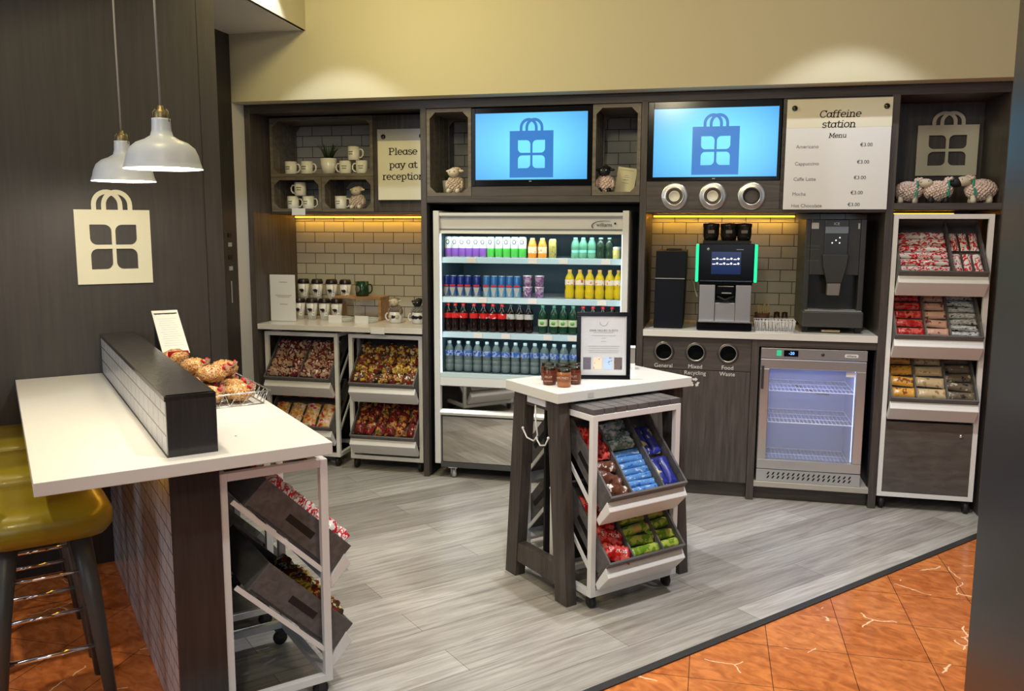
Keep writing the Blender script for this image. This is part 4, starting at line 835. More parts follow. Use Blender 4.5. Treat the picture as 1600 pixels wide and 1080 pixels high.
# --- island rack
WI1 = 'upper tray of island rack'; WI2 = 'lower tray of island rack'
p = packet('sweet_bag', 'sweet bag', 0.105, 0.095, 0.045, [foil_red], None, 0.6, 0.15); fill(p, TR_I[0], 0.0, 0.28, 1, 2, 'crumpled bright red sweet bag', WI1, 'red bags in the upper island tray', y0=0.19, y1=0.34, jr=0.4)
p = packet('sweet_bag', 'sweet bag', 0.120, 0.058, 0.035, [foil_choc], None, 0.4, 0.12); fill(p, TR_I[0], 0.0, 0.28, 1, 3, 'dark brown and white sweet bag', WI1, 'brown bags in the upper island tray', y0=0.01, y1=0.18, jr=0.3, rz=-0.3)
p = packet('cereal_bar', 'cereal bar', 0.165, 0.034, 0.026, [foil_blue], None, 0.15, 0.1); fill(p, TR_I[0], 0.31, 0.69, 1, 7, 'light blue wrapped cereal bar', WI1, 'light blue bars in the upper island tray', y0=0.005, y1=0.215, tilt=R(12), jr=0.04)
p = packet('mint_bag', 'sweet bag', 0.140, 0.055, 0.035, [foil_grn], None, 0.6, 0.12); fill(p, TR_I[0], 0.31, 0.69, 1, 3, 'grey-green clear sweet bag', WI1, 'grey-green bags in the upper island tray', y0=0.22, y1=0.36, jr=0.2)
p = packet('sweet_bag', 'sweet bag', 0.145, 0.050, 0.032, [foil_navy], None, 0.2, 0.1); fill(p, TR_I[0], 0.73, 0.99, 2, 2, 'navy blue wrapped sweet bag', WI1, 'navy bags in the upper island tray', y0=0.0, y1=0.32, rz=PI/2, jr=0.06)
p = packet('sweet_bag', 'sweet bag', 0.125, 0.085, 0.045, [foil_red], None, 0.5, 0.14)
for k in range(4):
    M, xa, xb, fl = TR_I[1]; x = xa+(xb-xa)*0.165; y = 0.045+0.075*k
    o = p.place(M @ T(x, y, fl+0.003) @ rotm('Z', -0.35+jig(k, 0.15)), 'red fruit sweet bag with white lettering, %s, left of lower island tray' % rowname(k, 4), 'red lettered bags in the lower island tray')
    if k == 0: text('lettering', 'Skittles', 0.030, PAP, o, T(0, 0, 0.0455) @ rotm('Z', 0.1), 0.0008)
    else: pass
p = packet('cereal_bar', 'cereal bar', 0.158, 0.046, 0.034, [foil_lime], None, 0.15, 0.1)
fill(p, TR_I[1], 0.35, 0.71, 1, 7, 'lime green cereal bar', 'middle column of '+WI2, 'lime bars in the middle of the lower island tray', y0=0.005, y1=0.36, tilt=R(14), jr=0.10)
fill(p, TR_I[1], 0.73, 1.0, 1, 7, 'lime green cereal bar', 'right column of '+WI2, 'lime bars in the right of the lower island tray', y0=0.005, y1=0.36, tilt=R(14), jr=0.10)
# --- counter racks
p = packet('sweet_bag', 'sweet bag', 0.100, 0.050, 0.050, [foil_rw], None, 0.4, 0.14)
fill(p, TR_L[0], 0.0, 1.0, 4, 7, 'red and white sweet packet', 'upper tray of the counter rack', 'red and white packets in the counter rack', y0=0.0, y1=0.37, lift=0.003, jr=0.15)
p = packet('biscuit_packet', 'biscuit packet', 0.110, 0.080, 0.055, [foil_gold], None, 0.6, 0.2)
fill(p, TR_L[1], 0.0, 1.0, 4, 2, 'gold and orange biscuit packet', 'lower tray of the counter rack', 'gold packets in the lower counter rack tray', y0=0.03, y1=0.20, jr=0.4)
# ------------------------------------------------------------------ mugs and cups
PRN = P('green_grey_print', (0.22, 0.25, 0.13), 0.5)
def mug(mat=CER, r=0.0395, h=0.090, name='mug', prn=True, rim=None):
    t = thing(name, 'x', 'mug'); G().lathe([(0, 0.004), (r*0.86, 0.0), (r, 0.006), (r, h), (r-0.004, h), (r-0.004, 0.008), (0, 0.008)], 26).obj('cup_body', mat, t)
    G().tube([(r-0.002, 0, h*0.80), (r+0.018, 0, h*0.80), (r+0.027, 0, h*0.62), (r+0.026, 0, h*0.38), (r+0.014, 0, h*0.22), (r-0.002, 0, h*0.20)], 0.0052, 8).obj('handle', mat, t)
    if prn:
        for q, (z, wd) in enumerate(((0.56, 52), (0.40, 44))):
            vs = []
            for k in range(7):
                a = R(-90-10-wd/2+wd*k/6); vs += [((r+0.0005)*cos(a), (r+0.0005)*sin(a), h*z), ((r+0.0005)*cos(a), (r+0.0005)*sin(a), h*z+0.008)]
            G().add(vs, [(2*k, 2*k+2, 2*k+3, 2*k+1) for k in range(6)]).obj('print', PRN, t)
    if rim: G().tube([(r*cos(2*PI*k/28), r*sin(2*PI*k/28), h) for k in range(28)], 0.0018, 6, closed=True).obj('rim', rim, t)
    return Proto(t)
mg = mug(); gm = 'cream printed mugs in the wooden crates'
ZU = 1.9605; ZLo = 1.7285
for x, z, hl, lb in ((-2.812, ZU, 0, 'cream printed mug in the wide crate, leftmost'), (-2.694, ZU, 0, 'cream printed mug in the wide crate, just left of plant pot'), (-2.414, ZU, 1, 'cream printed mug just right of the plant pot, handle left'), (-2.296, ZU, 1, 'cream printed mug at the right end of the wide crate, handle left'),
    (-2.352, ZU+0.0925, 0, 'mug stacked on top of two mugs in the wide crate'), (-2.803, ZLo, 0, 'left bottom mug of the stacked three in the small crate'), (-2.690, ZLo, 0, 'right bottom mug of the stacked three in the small crate'), (-2.748, ZLo+0.0925, 1, 'mug stacked on top of two mugs in the small crate'), (-2.452, ZLo, 0, 'single cream mug beside toy sheep in small crate')):
    mg.place(T(x, 5.46, z) @ rotm('Z', PI if hl else 0) if hl == 0 else T(x, 5.46, z) @ Matrix.Scale(-1, 4, (1, 0, 0)), lb, gm)
def plant(loc, pot_r, pot_h, label, mat, hgt=0.10, n=34, wide=0.07, taper=0.78):
    t = thing('potted_plant', label, 'plant', loc); G().lathe([(0, 0.0), (pot_r*taper, 0.0), (pot_r, pot_h), (pot_r*0.9, pot_h), (pot_r*0.88, pot_h-0.012), (0, pot_h-0.012)], 26).obj('pot', mat, t)
    g = G(); rd = random.Random(5)
    for k in range(n):
        a = rd.random()*2*PI; l = hgt*(0.6+0.5*rd.random()); s = wide*(0.2+0.8*rd.random()); x, y = 0.3*pot_r*cos(a), 0.3*pot_r*sin(a)
        pts = [(x, y, pot_h-0.015), (x+s*0.5*cos(a), y+s*0.5*sin(a), pot_h+l*0.55), (x+s*cos(a), y+s*sin(a), pot_h+l*0.9)]
        g.tube(pts, [0.003, 0.0028, 0.0006], 4)
    g.obj('leaves', P('dark_leaf', (0.025, 0.045, 0.015), 0.5), t)
plant((-2.540, 5.47, ZU), 0.056, 0.108, 'small spiky dark plant in a cream pot among the mugs', CER, 0.10, 44)
plant((-1.655, 5.33, 1.8195), 0.036, 0.088, 'dark plant in a grey pot left of toy sheep, left crate', SIL, 0.08, 20, 0.05, 0.85)
# travel cups with lids
def travel():
    t = thing('travel_cup', 'x', 'travel cup'); G().lathe([(0, 0.002), (0.028, 0.0), (0.040, 0.118), (0.037, 0.118), (0, 0.112)], 24).obj('cup_body', P('travel_white', (0.74, 0.74, 0.70), 0.25), t)
    G().lathe([(0.042, 0.117), (0.043, 0.124), (0.041, 0.132), (0.037, 0.146), (0.030, 0.150), (0, 0.149)], 24).obj('lid', P('black_lid', (0.012, 0.008, 0.009), 0.3), t)
    g = G(); g.ell((0.004, -0.0365, 0.070), (0.015, 0.004, 0.011), 12, 7).ell((-0.011, -0.0365, 0.074), (0.006, 0.0035, 0.006), 10, 6); g.box(-0.004, -0.001, -0.037, -0.033, 0.050, 0.062).box(0.009, 0.012, -0.037, -0.033, 0.050, 0.062); g.obj('sheep_print', INK, t)
    tg = G().box(0.018, 0.042, -0.046, -0.045, 0.030, 0.056).obj('swing_tag', PAP, t); G().tube([(0.030, -0.0455, 0.056), (0.034, -0.040, 0.10), (0.03, -0.034, 0.117)], 0.001, 5).obj('tag_string', INK, tg)
    G().ell((0.033, -0.0465, 0.043), (0.004, 0.001, 0.003), 8, 5).obj('tag_print', INK, tg)
    return Proto(t)
tc = travel(); ZW = 0.9725
for k, x in enumerate((-2.800, -2.706, -2.612, -2.520)): tc.place(T(x, 5.50, ZW), 'white lidded travel cup with sheep print, %s of the front row' % seq(k, 4), 'travel cups on the left worktop')
rs = thing('cup_riser', 'clear acrylic riser behind the front travel cups', 'stand', (-2.62, 5.63, ZW))
G().box(-0.26, 0.20, -0.05, 0.05, 0.118, 0.123).obj('riser_top', CLR, rs); G().box(-0.26, -0.255, -0.05, 0.05, 0, 0.118).obj('riser_leg', CLR, rs); G().box(0.195, 0.20, -0.05, 0.05, 0, 0.118).obj('riser_leg', CLR, rs)
for k, x in enumerate((-2.830, -2.725, -2.615, -2.510)): tc.place(T(x, 5.63, ZW+0.124), 'white lidded travel cup with sheep print, %s on the raised back row' % seq(k, 4), 'travel cups on the clear riser')
# price sheet holder
t = thing('price_sheet', 'tall white price sheet standing left of the travel cups', 'sign', (-2.835, 5.33, ZW))
G().box(-0.093, 0.093, -0.002, 0.002, 0.0, 0.318).obj('sheet', PAP, t); G().box(-0.093, 0.093, -0.002, 0.05, 0.0, 0.004).obj('foot', CLR, t)
for z, w_ in ((0.265, 0.030), (0.175, 0.060), (0.165, 0.045), (0.115, 0.028)): G().box(-w_+0.006, w_+0.006, -0.0028, -0.0021, z, z+0.005).obj('printed_line', P('faint_print', (0.45, 0.45, 0.45), 0.6), t)
# wooden riser, green mug
t = thing('wooden_riser', 'open wooden riser carrying the dark green mug', 'stand', (-2.375, 5.60, ZW))
G().box(-0.172, 0.172, -0.08, 0.08, 0.148, 0.164).obj('riser_top', WN, t, 0.002)
for s in (-1, 1): G().box(s*0.172, s*0.152, -0.08, 0.08, 0, 0.147).obj('riser_side', WN, t, 0.002)
gmug = mug(P('dark_green_glaze', (0.012, 0.045, 0.022), 0.15), 0.046, 0.100, prn=False)
o = gmug.place(T(-2.362, 5.58, ZW+0.165), 'dark green mug with gold badge on wooden riser'); G().lathe([(0, -0.001), (0.022, -0.001), (0.022, 0.001)], 20, M=T(-0.018, -0.0425, 0.05) @ rotm('Z', -0.4) @ rotm('X', -PI/2)).obj('badge', P('dull_gold', (0.18, 0.17, 0.12), 0.4, 0.3), o)
for k, (x, lb) in enumerate(((-2.455, 'glass dish with blank price card, left of two'), (-2.265, 'glass dish with blank price card, right of two'))):
    t = thing('glass_dish', lb, 'dish', (x, 5.42, ZW), group='glass dishes in front of wooden riser')
    G().lathe([(0, 0.0), (0.070, 0.0), (0.085, 0.028), (0.082, 0.028), (0.067, 0.004), (0, 0.004)], 28).obj('bowl', P('dish_glass', (0.75, 0.80, 0.78), 0.05, alpha=0.35), t)
    G().tube([(0.0835*cos(2*PI*k/28), 0.0835*sin(2*PI*k/28), 0.028) for k in range(28)], 0.002, 6, closed=True).obj('rim', P('rim_glass', (0.8, 0.85, 0.85), 0.05, alpha=0.6), t)
    G().box(-0.048, 0.048, -0.092, -0.090, 0.0, 0.052, M=rotm('X', 0.0)).obj('price_card', PAP, t)
# price cards clipped to edges
for nm, lb, x, y, z, w_, h_ in (('price_card', 'white price card on the front edge of the mug worktop', -2.082, 5.154, 0.930, 0.094, 0.042), ('price_card', 'white price card under the small crate of stacked mugs', -2.727, 5.384, 1.690, 0.098, 0.046)):
    tag(G().box(-w_/2, w_/2, -0.0015, 0.0015, 0, h_).obj(nm, PAP, loc=(x, y, z)), lb, 'price card')
# ------------------------------------------------------------------ toy sheep
WOOL = P('beige_wool', (0.58, 0.46, 0.36), 0.95, bump=(120, 1.0)); WOOL2 = P('pink_cream_wool', (0.78, 0.62, 0.54), 0.95, bump=(120, 1.0)); FACE = P('cream_felt', (0.62, 0.55, 0.42), 0.85); BFACE = P('black_felt', (0.010, 0.010, 0.014), 0.6); SCARF = P('green_ribbon', (0.02, 0.26, 0.17), 0.5)
def curls(g, c, r, n, s, seed=1):
    rd = random.Random(seed)
    for k in range(n):
        z = 1-2*(k+0.5)/n; a = k*2.39996; q = math.sqrt(max(0, 1-z*z)); v = Vector((q*cos(a), q*sin(a), z))
        g.ell((c[0]+r[0]*v.x*0.93, c[1]+r[1]*v.y*0.93, c[2]+r[2]*v.z*0.93), (s*(0.8+0.4*rd.random()),)*3, 7, 5)
def sheep(label, M, pose, face, wool, scarf=None, s=1.0, feet=FACE):
    t = thing('toy_sheep', label, 'toy sheep', M=M @ Matrix.Scale(s, 4)); g = G()
    if pose == 'sit':
        g.ell((0, 0, 0.050), (0.050, 0.042, 0.050), 16, 10); curls(g, (0, 0, 0.050), (0.052, 0.044, 0.052), 150, 0.0075); g.obj('body', wool, t)
        G().ell((-0.004, -0.020, 0.118), (0.034, 0.036, 0.027), 16, 10).obj('head', face, t)
        g = G(); curls(g, (0.004, 0.004, 0.134), (0.026, 0.022, 0.014), 30, 0.007, 3); g.obj('wool_cap', wool if face is not BFACE else face, t)
        for sx in (-1, 1): G().ell((sx*0.037, -0.008, 0.128), (0.016, 0.008, 0.008), 10, 6, M=None).obj('ear', face, t)
        for sx in (-1, 1): G().ell((-0.004+sx*0.013, -0.053, 0.124), (0.003,)*3, 8, 5).obj('eye', INK if face is not BFACE else PAP, t)
        for sx in (-1, 1): G().ell((sx*0.026, -0.044, 0.015), (0.014, 0.020, 0.015), 12, 7).obj('foot', feet, t)
        for sx in (-1, 1): G().ell((sx*0.044, -0.020, 0.050), (0.010, 0.012, 0.024), 10, 7).obj('arm', wool, t)
    else:   # standing in profile, head towards +x
        g.ell((0, 0, 0.068), (0.074, 0.050, 0.050), 16, 10); curls(g, (0, 0, 0.068), (0.077, 0.053, 0.053), 220, 0.0085); g.obj('body', wool, t)
        G().ell((0.088, -0.018, 0.112), (0.040, 0.026, 0.026), 16, 10).obj('head', face, t)
        g = G(); curls(g, (0.058, 0.0, 0.122), (0.026, 0.026, 0.018), 20, 0.010, 3); g.obj('wool_cap', wool, t)
        for sy in (-1, 1): G().ell((0.064, sy*0.030, 0.120), (0.010, 0.014, 0.007), 10, 6).obj('ear', face, t)
        G().ell((0.102, -0.040, 0.122), (0.003,)*3, 8, 5).obj('eye', INK if face is not BFACE else PAP, t)
        for x in (-0.038, 0.038):
            for y in (-0.024, 0.024): G().lathe([(0, 0), (0.014, 0.0), (0.016, 0.012), (0.012, 0.045), (0, 0.045)], 12, M=T(x, y, 0)).obj('foot', feet, t)
        G().ell((-0.078, 0, 0.070), (0.014, 0.012, 0.012), 10, 6).obj('tail', wool, t)
        if scarf:
            G().tube([(0.046, 0.040*cos(2*PI*k/18), 0.092+0.042*sin(2*PI*k/18)) for k in range(18)], 0.0055, 8, closed=True).obj('scarf', scarf, t)
            G().prism([(0.040, 0.078), (0.030, 0.036), (0.044, 0.038), (0.048, 0.078)], -0.056, -0.053, 'y').obj('scarf_end', scarf, t)
    return t
MX = Matrix.Scale(-1, 4, (1, 0, 0))
sheep('cream-faced toy sheep with green ribbon, leftmost on right-hand shelf', T(1.062, 5.28, 1.7562) @ rotm('Z', -0.15), 'side', FACE, WOOL2, SCARF, 0.98)
sheep('black-faced toy sheep with green ribbon, middle of right-hand shelf', T(1.215, 5.27, 1.7562), 'side', BFACE, WOOL2, SCARF, 1.0, BFACE)
sheep('toy sheep facing left, rightmost of three on right-hand shelf', T(1.432, 5.27, 1.7562) @ MX, 'side', FACE, WOOL2, SCARF, 1.06)
sheep('cream-faced toy sheep with green scarf in crate left of fridge screen', T(-1.580, 5.24, 1.8195), 'sit', FACE, WOOL, None, 1.10)
sheep('black-faced toy sheep sitting in the crate between the screens', T(-0.640, 5.24, 1.8195), 'sit', BFACE, WOOL2, None, 1.08, BFACE)
sheep('beige toy sheep beside a mug in the small crate', T(-2.325, 5.45, ZLo), 'sit', FACE, WOOL, None, 1.02)
em = mug(P('white_enamel', (0.76, 0.77, 0.78), 0.15), 0.046, 0.078, 'enamel_mug', False, P('dark_rim', (0.05, 0.05, 0.06), 0.3))
for k, (x, lb) in enumerate(((-2.068, 'white enamel mug with blue sheep print holding a beige toy sheep'), (-1.905, 'white enamel mug with blue sheep print, partly behind post'))):
    o = em.place(T(x, 5.45, ZW) @ MX, lb, 'enamel mugs on the left worktop')
    g = G().ell((0.004, -0.044, 0.042), (0.017, 0.004, 0.012), 12, 7).ell((-0.010, -0.044, 0.046), (0.006, 0.004, 0.006), 10, 6); g.obj('sheep_print', P('navy_print', (0.01, 0.015, 0.06), 0.4), o)
sheep('beige toy sheep propped in the enamel mug beside wooden riser', T(-2.068, 5.45, ZW+0.030), 'sit', FACE, P('grey_beige_wool', (0.30, 0.24, 0.20), 0.95, bump=(120, 1.0)), None, 0.92)
sheep('black-headed toy sheep propped in the enamel mug by post', T(-1.905, 5.45, ZW+0.030), 'sit', BFACE, P('grey_wool', (0.30, 0.28, 0.26), 0.95, bump=(120, 1.0)), None, 0.92, BFACE)
t = thing('framed_card', 'small cream card leaning in the crate right of black-faced sheep', 'card', M=T(-0.535, 5.30, 1.822) @ rotm('Y', R(8)) @ rotm('X', R(-8)))
G().box(-0.058, 0.058, -0.003, 0.003, 0, 0.155).obj('card', P('cream_card', (0.66, 0.62, 0.42), 0.6), t)
for z, w_ in ((0.138, 0.040), (0.105, 0.012), (0.095, 0.018), (0.080, 0.016), (0.060, 0.02)): G().box(-w_, w_, -0.004, -0.0031, z, z+0.0025).obj('printed_line', P('olive_ink', (0.28, 0.25, 0.15), 0.6), t)
# ------------------------------------------------------------------ coffee bay small things
t = thing('stirrer_cup', 'brown paper cup of wooden stirrers behind the sachet basket', 'cup', (0.315, 5.50, 1.0125))
G().lathe([(0, 0), (0.036, 0), (0.046, 0.085), (0.043, 0.085), (0.034, 0.004), (0, 0.004)], 22).obj('cup', P('brown_paper', (0.16, 0.075, 0.045), 0.6), t)
for k in range(12):
    a = k*2.4; x, y = 0.018*cos(a), 0.018*sin(a); G().tube([(x, y, 0.006), (x*1.9+0.006, y*1.7, 0.120+0.012*(k % 3))], 0.0045, 6).obj('stirrer', P('birch', (0.55, 0.42, 0.24), 0.6), t)
def wirebasket(t, w_, d_, h, top=1.12, n=9, mat=None, zig=True, r=0.0018):
    m_ = mat or P('chrome_wire', (0.7, 0.7, 0.7), 0.2, 0.9); 
    def ringp(k, z): return [(-w_/2*k, -d_/2*k, z), (w_/2*k, -d_/2*k, z), (w_/2*k, d_/2*k, z), (-w_/2*k, d_/2*k, z)]
    for z, k in ((r, 1.0), (h, top)): G().tube(ringp(k, z), r*1.5, 6, closed=True).obj('rim_wire', m_, t)
    g = G()
    b, u = ringp(1, r), ringp(top, h)
    for s in range(4):
        A, B_, C_, D_ = [Vector(q) for q in (b[s], b[(s+1) % 4], u[s], u[(s+1) % 4])]; nn = n if s % 2 == 0 else max(3, int(n*d_/w_))
        pts = [(A.lerp(B_, k/(2*nn)) if k % 2 == 0 else C_.lerp(D_, k/(2*nn))) for k in range(2*nn+1)]
        if zig: 
            g.tube(pts, r, 5)
        else:
            for k in range(1, nn*2): g.tube([A.lerp(B_, k/(2*nn)), C_.lerp(D_, k/(2*nn))], r, 5)
    for k in range(1, 8): x = -w_/2+w_*k/8; g.tube([(x, -d_/2, r), (x, d_/2, r)], r, 5)
    g.obj('wire_mesh', m_, t)
t = thing('sachet_basket', 'white wire basket of sugar sachets between the two machines', 'basket', (0.372, 5.262, 1.0125)); wirebasket(t, 0.21, 0.13, 0.065, 1.10, 11, P('white_wire', (0.8, 0.8, 0.85), 0.3), False, 0.0018)
p = packet('sugar_sachet', 'sachet', 0.055, 0.016, 0.012, [W_('sachet_paper', (0.62, 0.62, 0.63), (0.70, 0.70, 0.70), (0.15, 0.15, 0.17), scale=60)], None, 0.2, 0.1)
for r_ in range(2):
    for c_ in range(10):
        p.place(T(0.372-0.085+c_*0.0188, 5.235+r_*0.055, 1.0125+0.042) @ rotm('Y', PI/2*0.96) @ rotm('X', jig(c_+r_*11, 0.2)), 'white paper sachet, %s in %s row of white wire basket' % (seq(c_, 10), ('front', 'back')[r_]), 'sugar sachets in the wire basket')
for k, x in enumerate((0.405, 0.452)):
    o = G().lathe([(0, 0), (0.016, 0), (0.018, 0.05), (0.018, 0.085), (0, 0.09)], 16).box(-0.012, 0.012, -0.0190, -0.0175, 0.02, 0.055, 1).obj('syrup_bottle', [P('brown_glass', (0.05, 0.025, 0.015), 0.1), P('dim_tan', (0.3, 0.24, 0.16), 0.5)], loc=(x, 5.55, 1.0125)); tag(o, ('small dark bottle behind sachet basket, next to stirrers', 'small dark bottle behind sachet basket, next to dispenser')[k], 'bottle', 'small bottles in the coffee bay')
# ------------------------------------------------------------------ fridge stock
def can(r, h, mats, name, cat, mark=None, split=0.45):
    t = thing(name, 'x', cat)
    G().lathe([(0, 0.002), (r*0.8, 0.0), (r, 0.007), (r, h*split), (r, h*split+0.0002), (r, h*0.93), (r*0.86, h)], 18, mis=[2, 2, 1, 1, 0, 0]).obj('can_body', mats+[SIL], t)
    G().lathe([(r*0.86, h), (r*0.86, h+0.002), (r*0.78, h+0.002), (r*0.76, h-0.001), (0, h-0.001)], 18).obj('can_top', ST, t)
    if mark == 'ring':
        G().tube([(0.010*cos(2*PI*k/14), -r-0.0003, h*0.76+0.013*sin(2*PI*k/14)) for k in range(14)], 0.0022, 5, closed=True).obj('ring_print', INK, t)
    if mark == 'bull':
        G().box(-r*0.7, r*0.7, -r-0.0006, -r*0.72, h*0.50, h*0.58).obj('red_print', P('print_red', (0.6, 0.02, 0.02), 0.3), t)
        G().prism([(-0.004, h*0.06), (0.004, h*0.06), (r*0.75, h*0.45), (-r*0.75, h*0.45)], -r-0.0004, -r*0.65, 'y').obj('silver_print', SIL, t)
    return Proto(t)
def bottle(name, prof, liquid, capm, lab=None, labz=None, labmat=None, n=18, cat='bottle', ring=None, cap=(0.0125, 0.016)):
    t = thing(name, 'x', cat); h = prof[-1][1]
    G().lathe(prof, n).obj('bottle_body', liquid, t)
    G().lathe([(cap[0], h-0.004), (cap[0], h+cap[1]-0.004), (0, h+cap[1]-0.003)], 14).obj('cap', capm, t)
    if labz:
        r_ = labz[2]+0.0006; G().lathe([(r_, labz[0]), (r_, labz[1])], n).obj('label_band', labmat, t)
        if ring: G().lathe([(0, -0.0006), (0.013, -0.0006), (0.013, 0)], 16, M=T(0, -r_, (labz[0]+labz[1])/2) @ rotm('X', -PI/2)).obj('round_print', ring, t)
    return Proto(t)
SODA = [(0, 0.003), (0.022, 0.0), (0.029, 0.010), (0.030, 0.050), (0.026, 0.068), (0.029, 0.085), (0.029, 0.122), (0.024, 0.140), (0.013, 0.158), (0.0115, 0.168)]
WATER = [(0, 0.003), (0.024, 0.0), (0.029, 0.010), (0.029, 0.045), (0.027, 0.048), (0.029, 0.052), (0.029, 0.075), (0.027, 0.078), (0.029, 0.082), (0.029, 0.135), (0.024, 0.158), (0.013, 0.174), (0.012, 0.184)]
YF = 5.262
white = P('can_white', (0.72, 0.76, 0.74), 0.3); pur = P('can_purple', (0.30, 0.12, 0.62), 0.3); grn = P('can_green', (0.10, 0.62, 0.10), 0.3)
s1 = [x*YF/5.3 for x in (-1.645, -1.600, -1.552, -1.507, -1.460, -1.415, -1.366, -1.313, -1.262, -1.210, -1.160)]
cp_, cg = can(0.0252, 0.128, [white, pur], 'drink_can', 'can', 'ring'), can(0.0252, 0.128, [white, grn], 'drink_can', 'can', 'ring')
for k, x in enumerate(s1):
    if k < 6: cp_.place(T(x, YF, 1.4255), 'white and purple drink can, %s of six on top fridge shelf' % seq(k, 6), 'purple cans on the top fridge shelf')
    else: cg.place(T(x, YF, 1.4255), 'white and green drink can, %s of five on top fridge shelf' % seq(k-6, 5), 'green cans on the top fridge shelf')
oj = bottle('juice_bottle', [(0, 0), (0.027, 0.0), (0.028, 0.006), (0.028, 0.075), (0.024, 0.09), (0.018, 0.108), (0.014, 0.114)], P('orange_juice', (0.80, 0.30, 0.04), 0.2), P('yellow_cap', (0.75, 0.6, 0.3), 0.4), labz=(0.03, 0.07, 0.028), labmat=W_('juice_label', (0.8, 0.45, 0.2), (0.85, 0.7, 0.5), (0.8, 0.3, 0.05), scale=60), cap=(0.015, 0.014))
for k, x in enumerate((-1.089, -1.026)): oj.place(T(x, YF, 1.4255), 'orange juice bottle, %s of two beside the green cans' % ('left', 'right')[k], 'orange juice bottles')
o = bottle('juice_carton', [(0, 0), (0.030, 0.0), (0.031, 0.1), (0.028, 0.112)], W_('yellow_carton', (0.45, 0.36, 0.12), (0.60, 0.52, 0.15), (0.2, 0.15, 0.08), scale=40), P('cream_cap', (0.7, 0.65, 0.4), 0.4), n=4, cap=(0.02, 0.01)); o.place(T(-0.962, YF+0.01, 1.4255) @ rotm('Z', R(45)), 'dull yellow carton right of the orange juice bottles')
gb = bottle('glass_bottle', [(0, 0.002), (0.025, 0.0), (0.027, 0.008), (0.027, 0.030), (0.023, 0.045), (0.027, 0.062), (0.026, 0.088), (0.016, 0.112), (0.012, 0.122)], P('green_tint_glass', (0.16, 0.42, 0.28), 0.08, alpha=0.85), P('teal_cap', (0.4, 0.65, 0.55), 0.3), labz=(0.034, 0.052, 0.0245), labmat=P('aqua_label', (0.25, 0.70, 0.62), 0.3), cap=(0.013, 0.010))
gd = bottle('glass_bottle', [(0, 0.002), (0.025, 0.0), (0.027, 0.008), (0.027, 0.030), (0.023, 0.045), (0.027, 0.062), (0.026, 0.088), (0.016, 0.112), (0.012, 0.122)], P('dark_glass', (0.025, 0.05, 0.03), 0.08), P('teal_cap', (0.4, 0.65, 0.55), 0.3), cap=(0.013, 0.010))
for k, x in enumerate((-0.819, -0.771, -0.718)): gb.place(T(x, YF, 1.4255), 'pale green ridged glass bottle, %s of three on top shelf' % seq(k, 3), 'green glass bottles')
for k, x in enumerate((-0.663, -0.610)): gd.place(T(x, YF, 1.4255), 'dark glass bottle, %s of two right of green bottles' % ('left', 'right')[k], 'dark glass bottles')
jj = bottle('fruit_jar', [(0, 0), (0.024, 0), (0.025, 0.006), (0.025, 0.055), (0.020, 0.062)], W_('yellow_fruit', (0.6, 0.5, 0.08), (0.7, 0.65, 0.25), (0.4, 0.45, 0.08), scale=70), P('white_lid', (0.8, 0.82, 0.8), 0.4), cap=(0.024, 0.014))
for k, x in enumerate((-0.560, -0.550+0.0)): 
    jj.place(T(-0.567, YF+(0.0 if k == 0 else 0.06), 1.4255), ('small yellow fruit jar at right end of top shelf, in front', 'small yellow fruit jar behind its twin at shelf end')[k], 'yellow fruit jars')
# shelf 2
eb = can(0.0252, 0.132, [P('energy_blue', (0.012, 0.03, 0.22), 0.25, 0.2), P('energy_mid', (0.10, 0.20, 0.45), 0.25, 0.2)], 'energy_can', 'can', 'bull', 0.48)
el = can(0.0252, 0.132, [P('energy_sky', (0.03, 0.14, 0.38), 0.25, 0.2), P('energy_light', (0.15, 0.42, 0.70), 0.25, 0.2)], 'energy_can', 'can', 'bull', 0.48)
for k, x in enumerate((-1.648, -1.603, -1.552, -1.503, -1.446)): eb.place(T(x, YF, 1.1765), 'dark blue and red energy can, %s of five on second shelf' % seq(k, 5), 'dark blue energy cans')
for k, x in enumerate((-1.383, -1.333, -1.283, -1.233, -1.184)): el.place(T(x, YF, 1.1765), 'lighter blue energy can, %s of five on second shelf' % seq(k, 5), 'lighter blue energy cans')
yc = bottle('yogurt_cup', [(0, 0), (0.024, 0.0), (0.030, 0.066), (0.031, 0.0685)], W_('yogurt_print', (0.75, 0.73, 0.78), (0.55, 0.40, 0.66), (0.30, 0.12, 0.35), (0.8, 0.8, 0.8), scale=36), P('foil_lid', (0.7, 0.7, 0.72), 0.3, 0.5), cap=(0.031, 0.005))
for c_, x in enumerate((-1.118, -1.043)):
    for r_ in range(2): yc.place(T(x, YF, 1.1765+0.0705*r_), 'white and purple yogurt cup, %s of the %s stack' % (('bottom', 'top')[r_], ('left', 'right')[c_]), 'stacked yogurt cups')
ob = bottle('soda_bottle', SODA, P('orange_soda', (0.62, 0.48, 0.015), 0.12), P('orange_cap', (0.75, 0.40, 0.08), 0.4), labz=(0.088, 0.120, 0.029), labmat=W_('orange_label', (0.85, 0.25, 0.04), (0.8, 0.75, 0.65), (0.75, 0.1, 0.04), scale=50))
for k, x in enumerate((-0.852, -0.789, -0.728, -0.666, -0.604, -0.550)): ob.place(T(x, YF, 1.1765), 'orange soda bottle, %s of six on second shelf' % seq(k, 6), 'orange soda bottles')
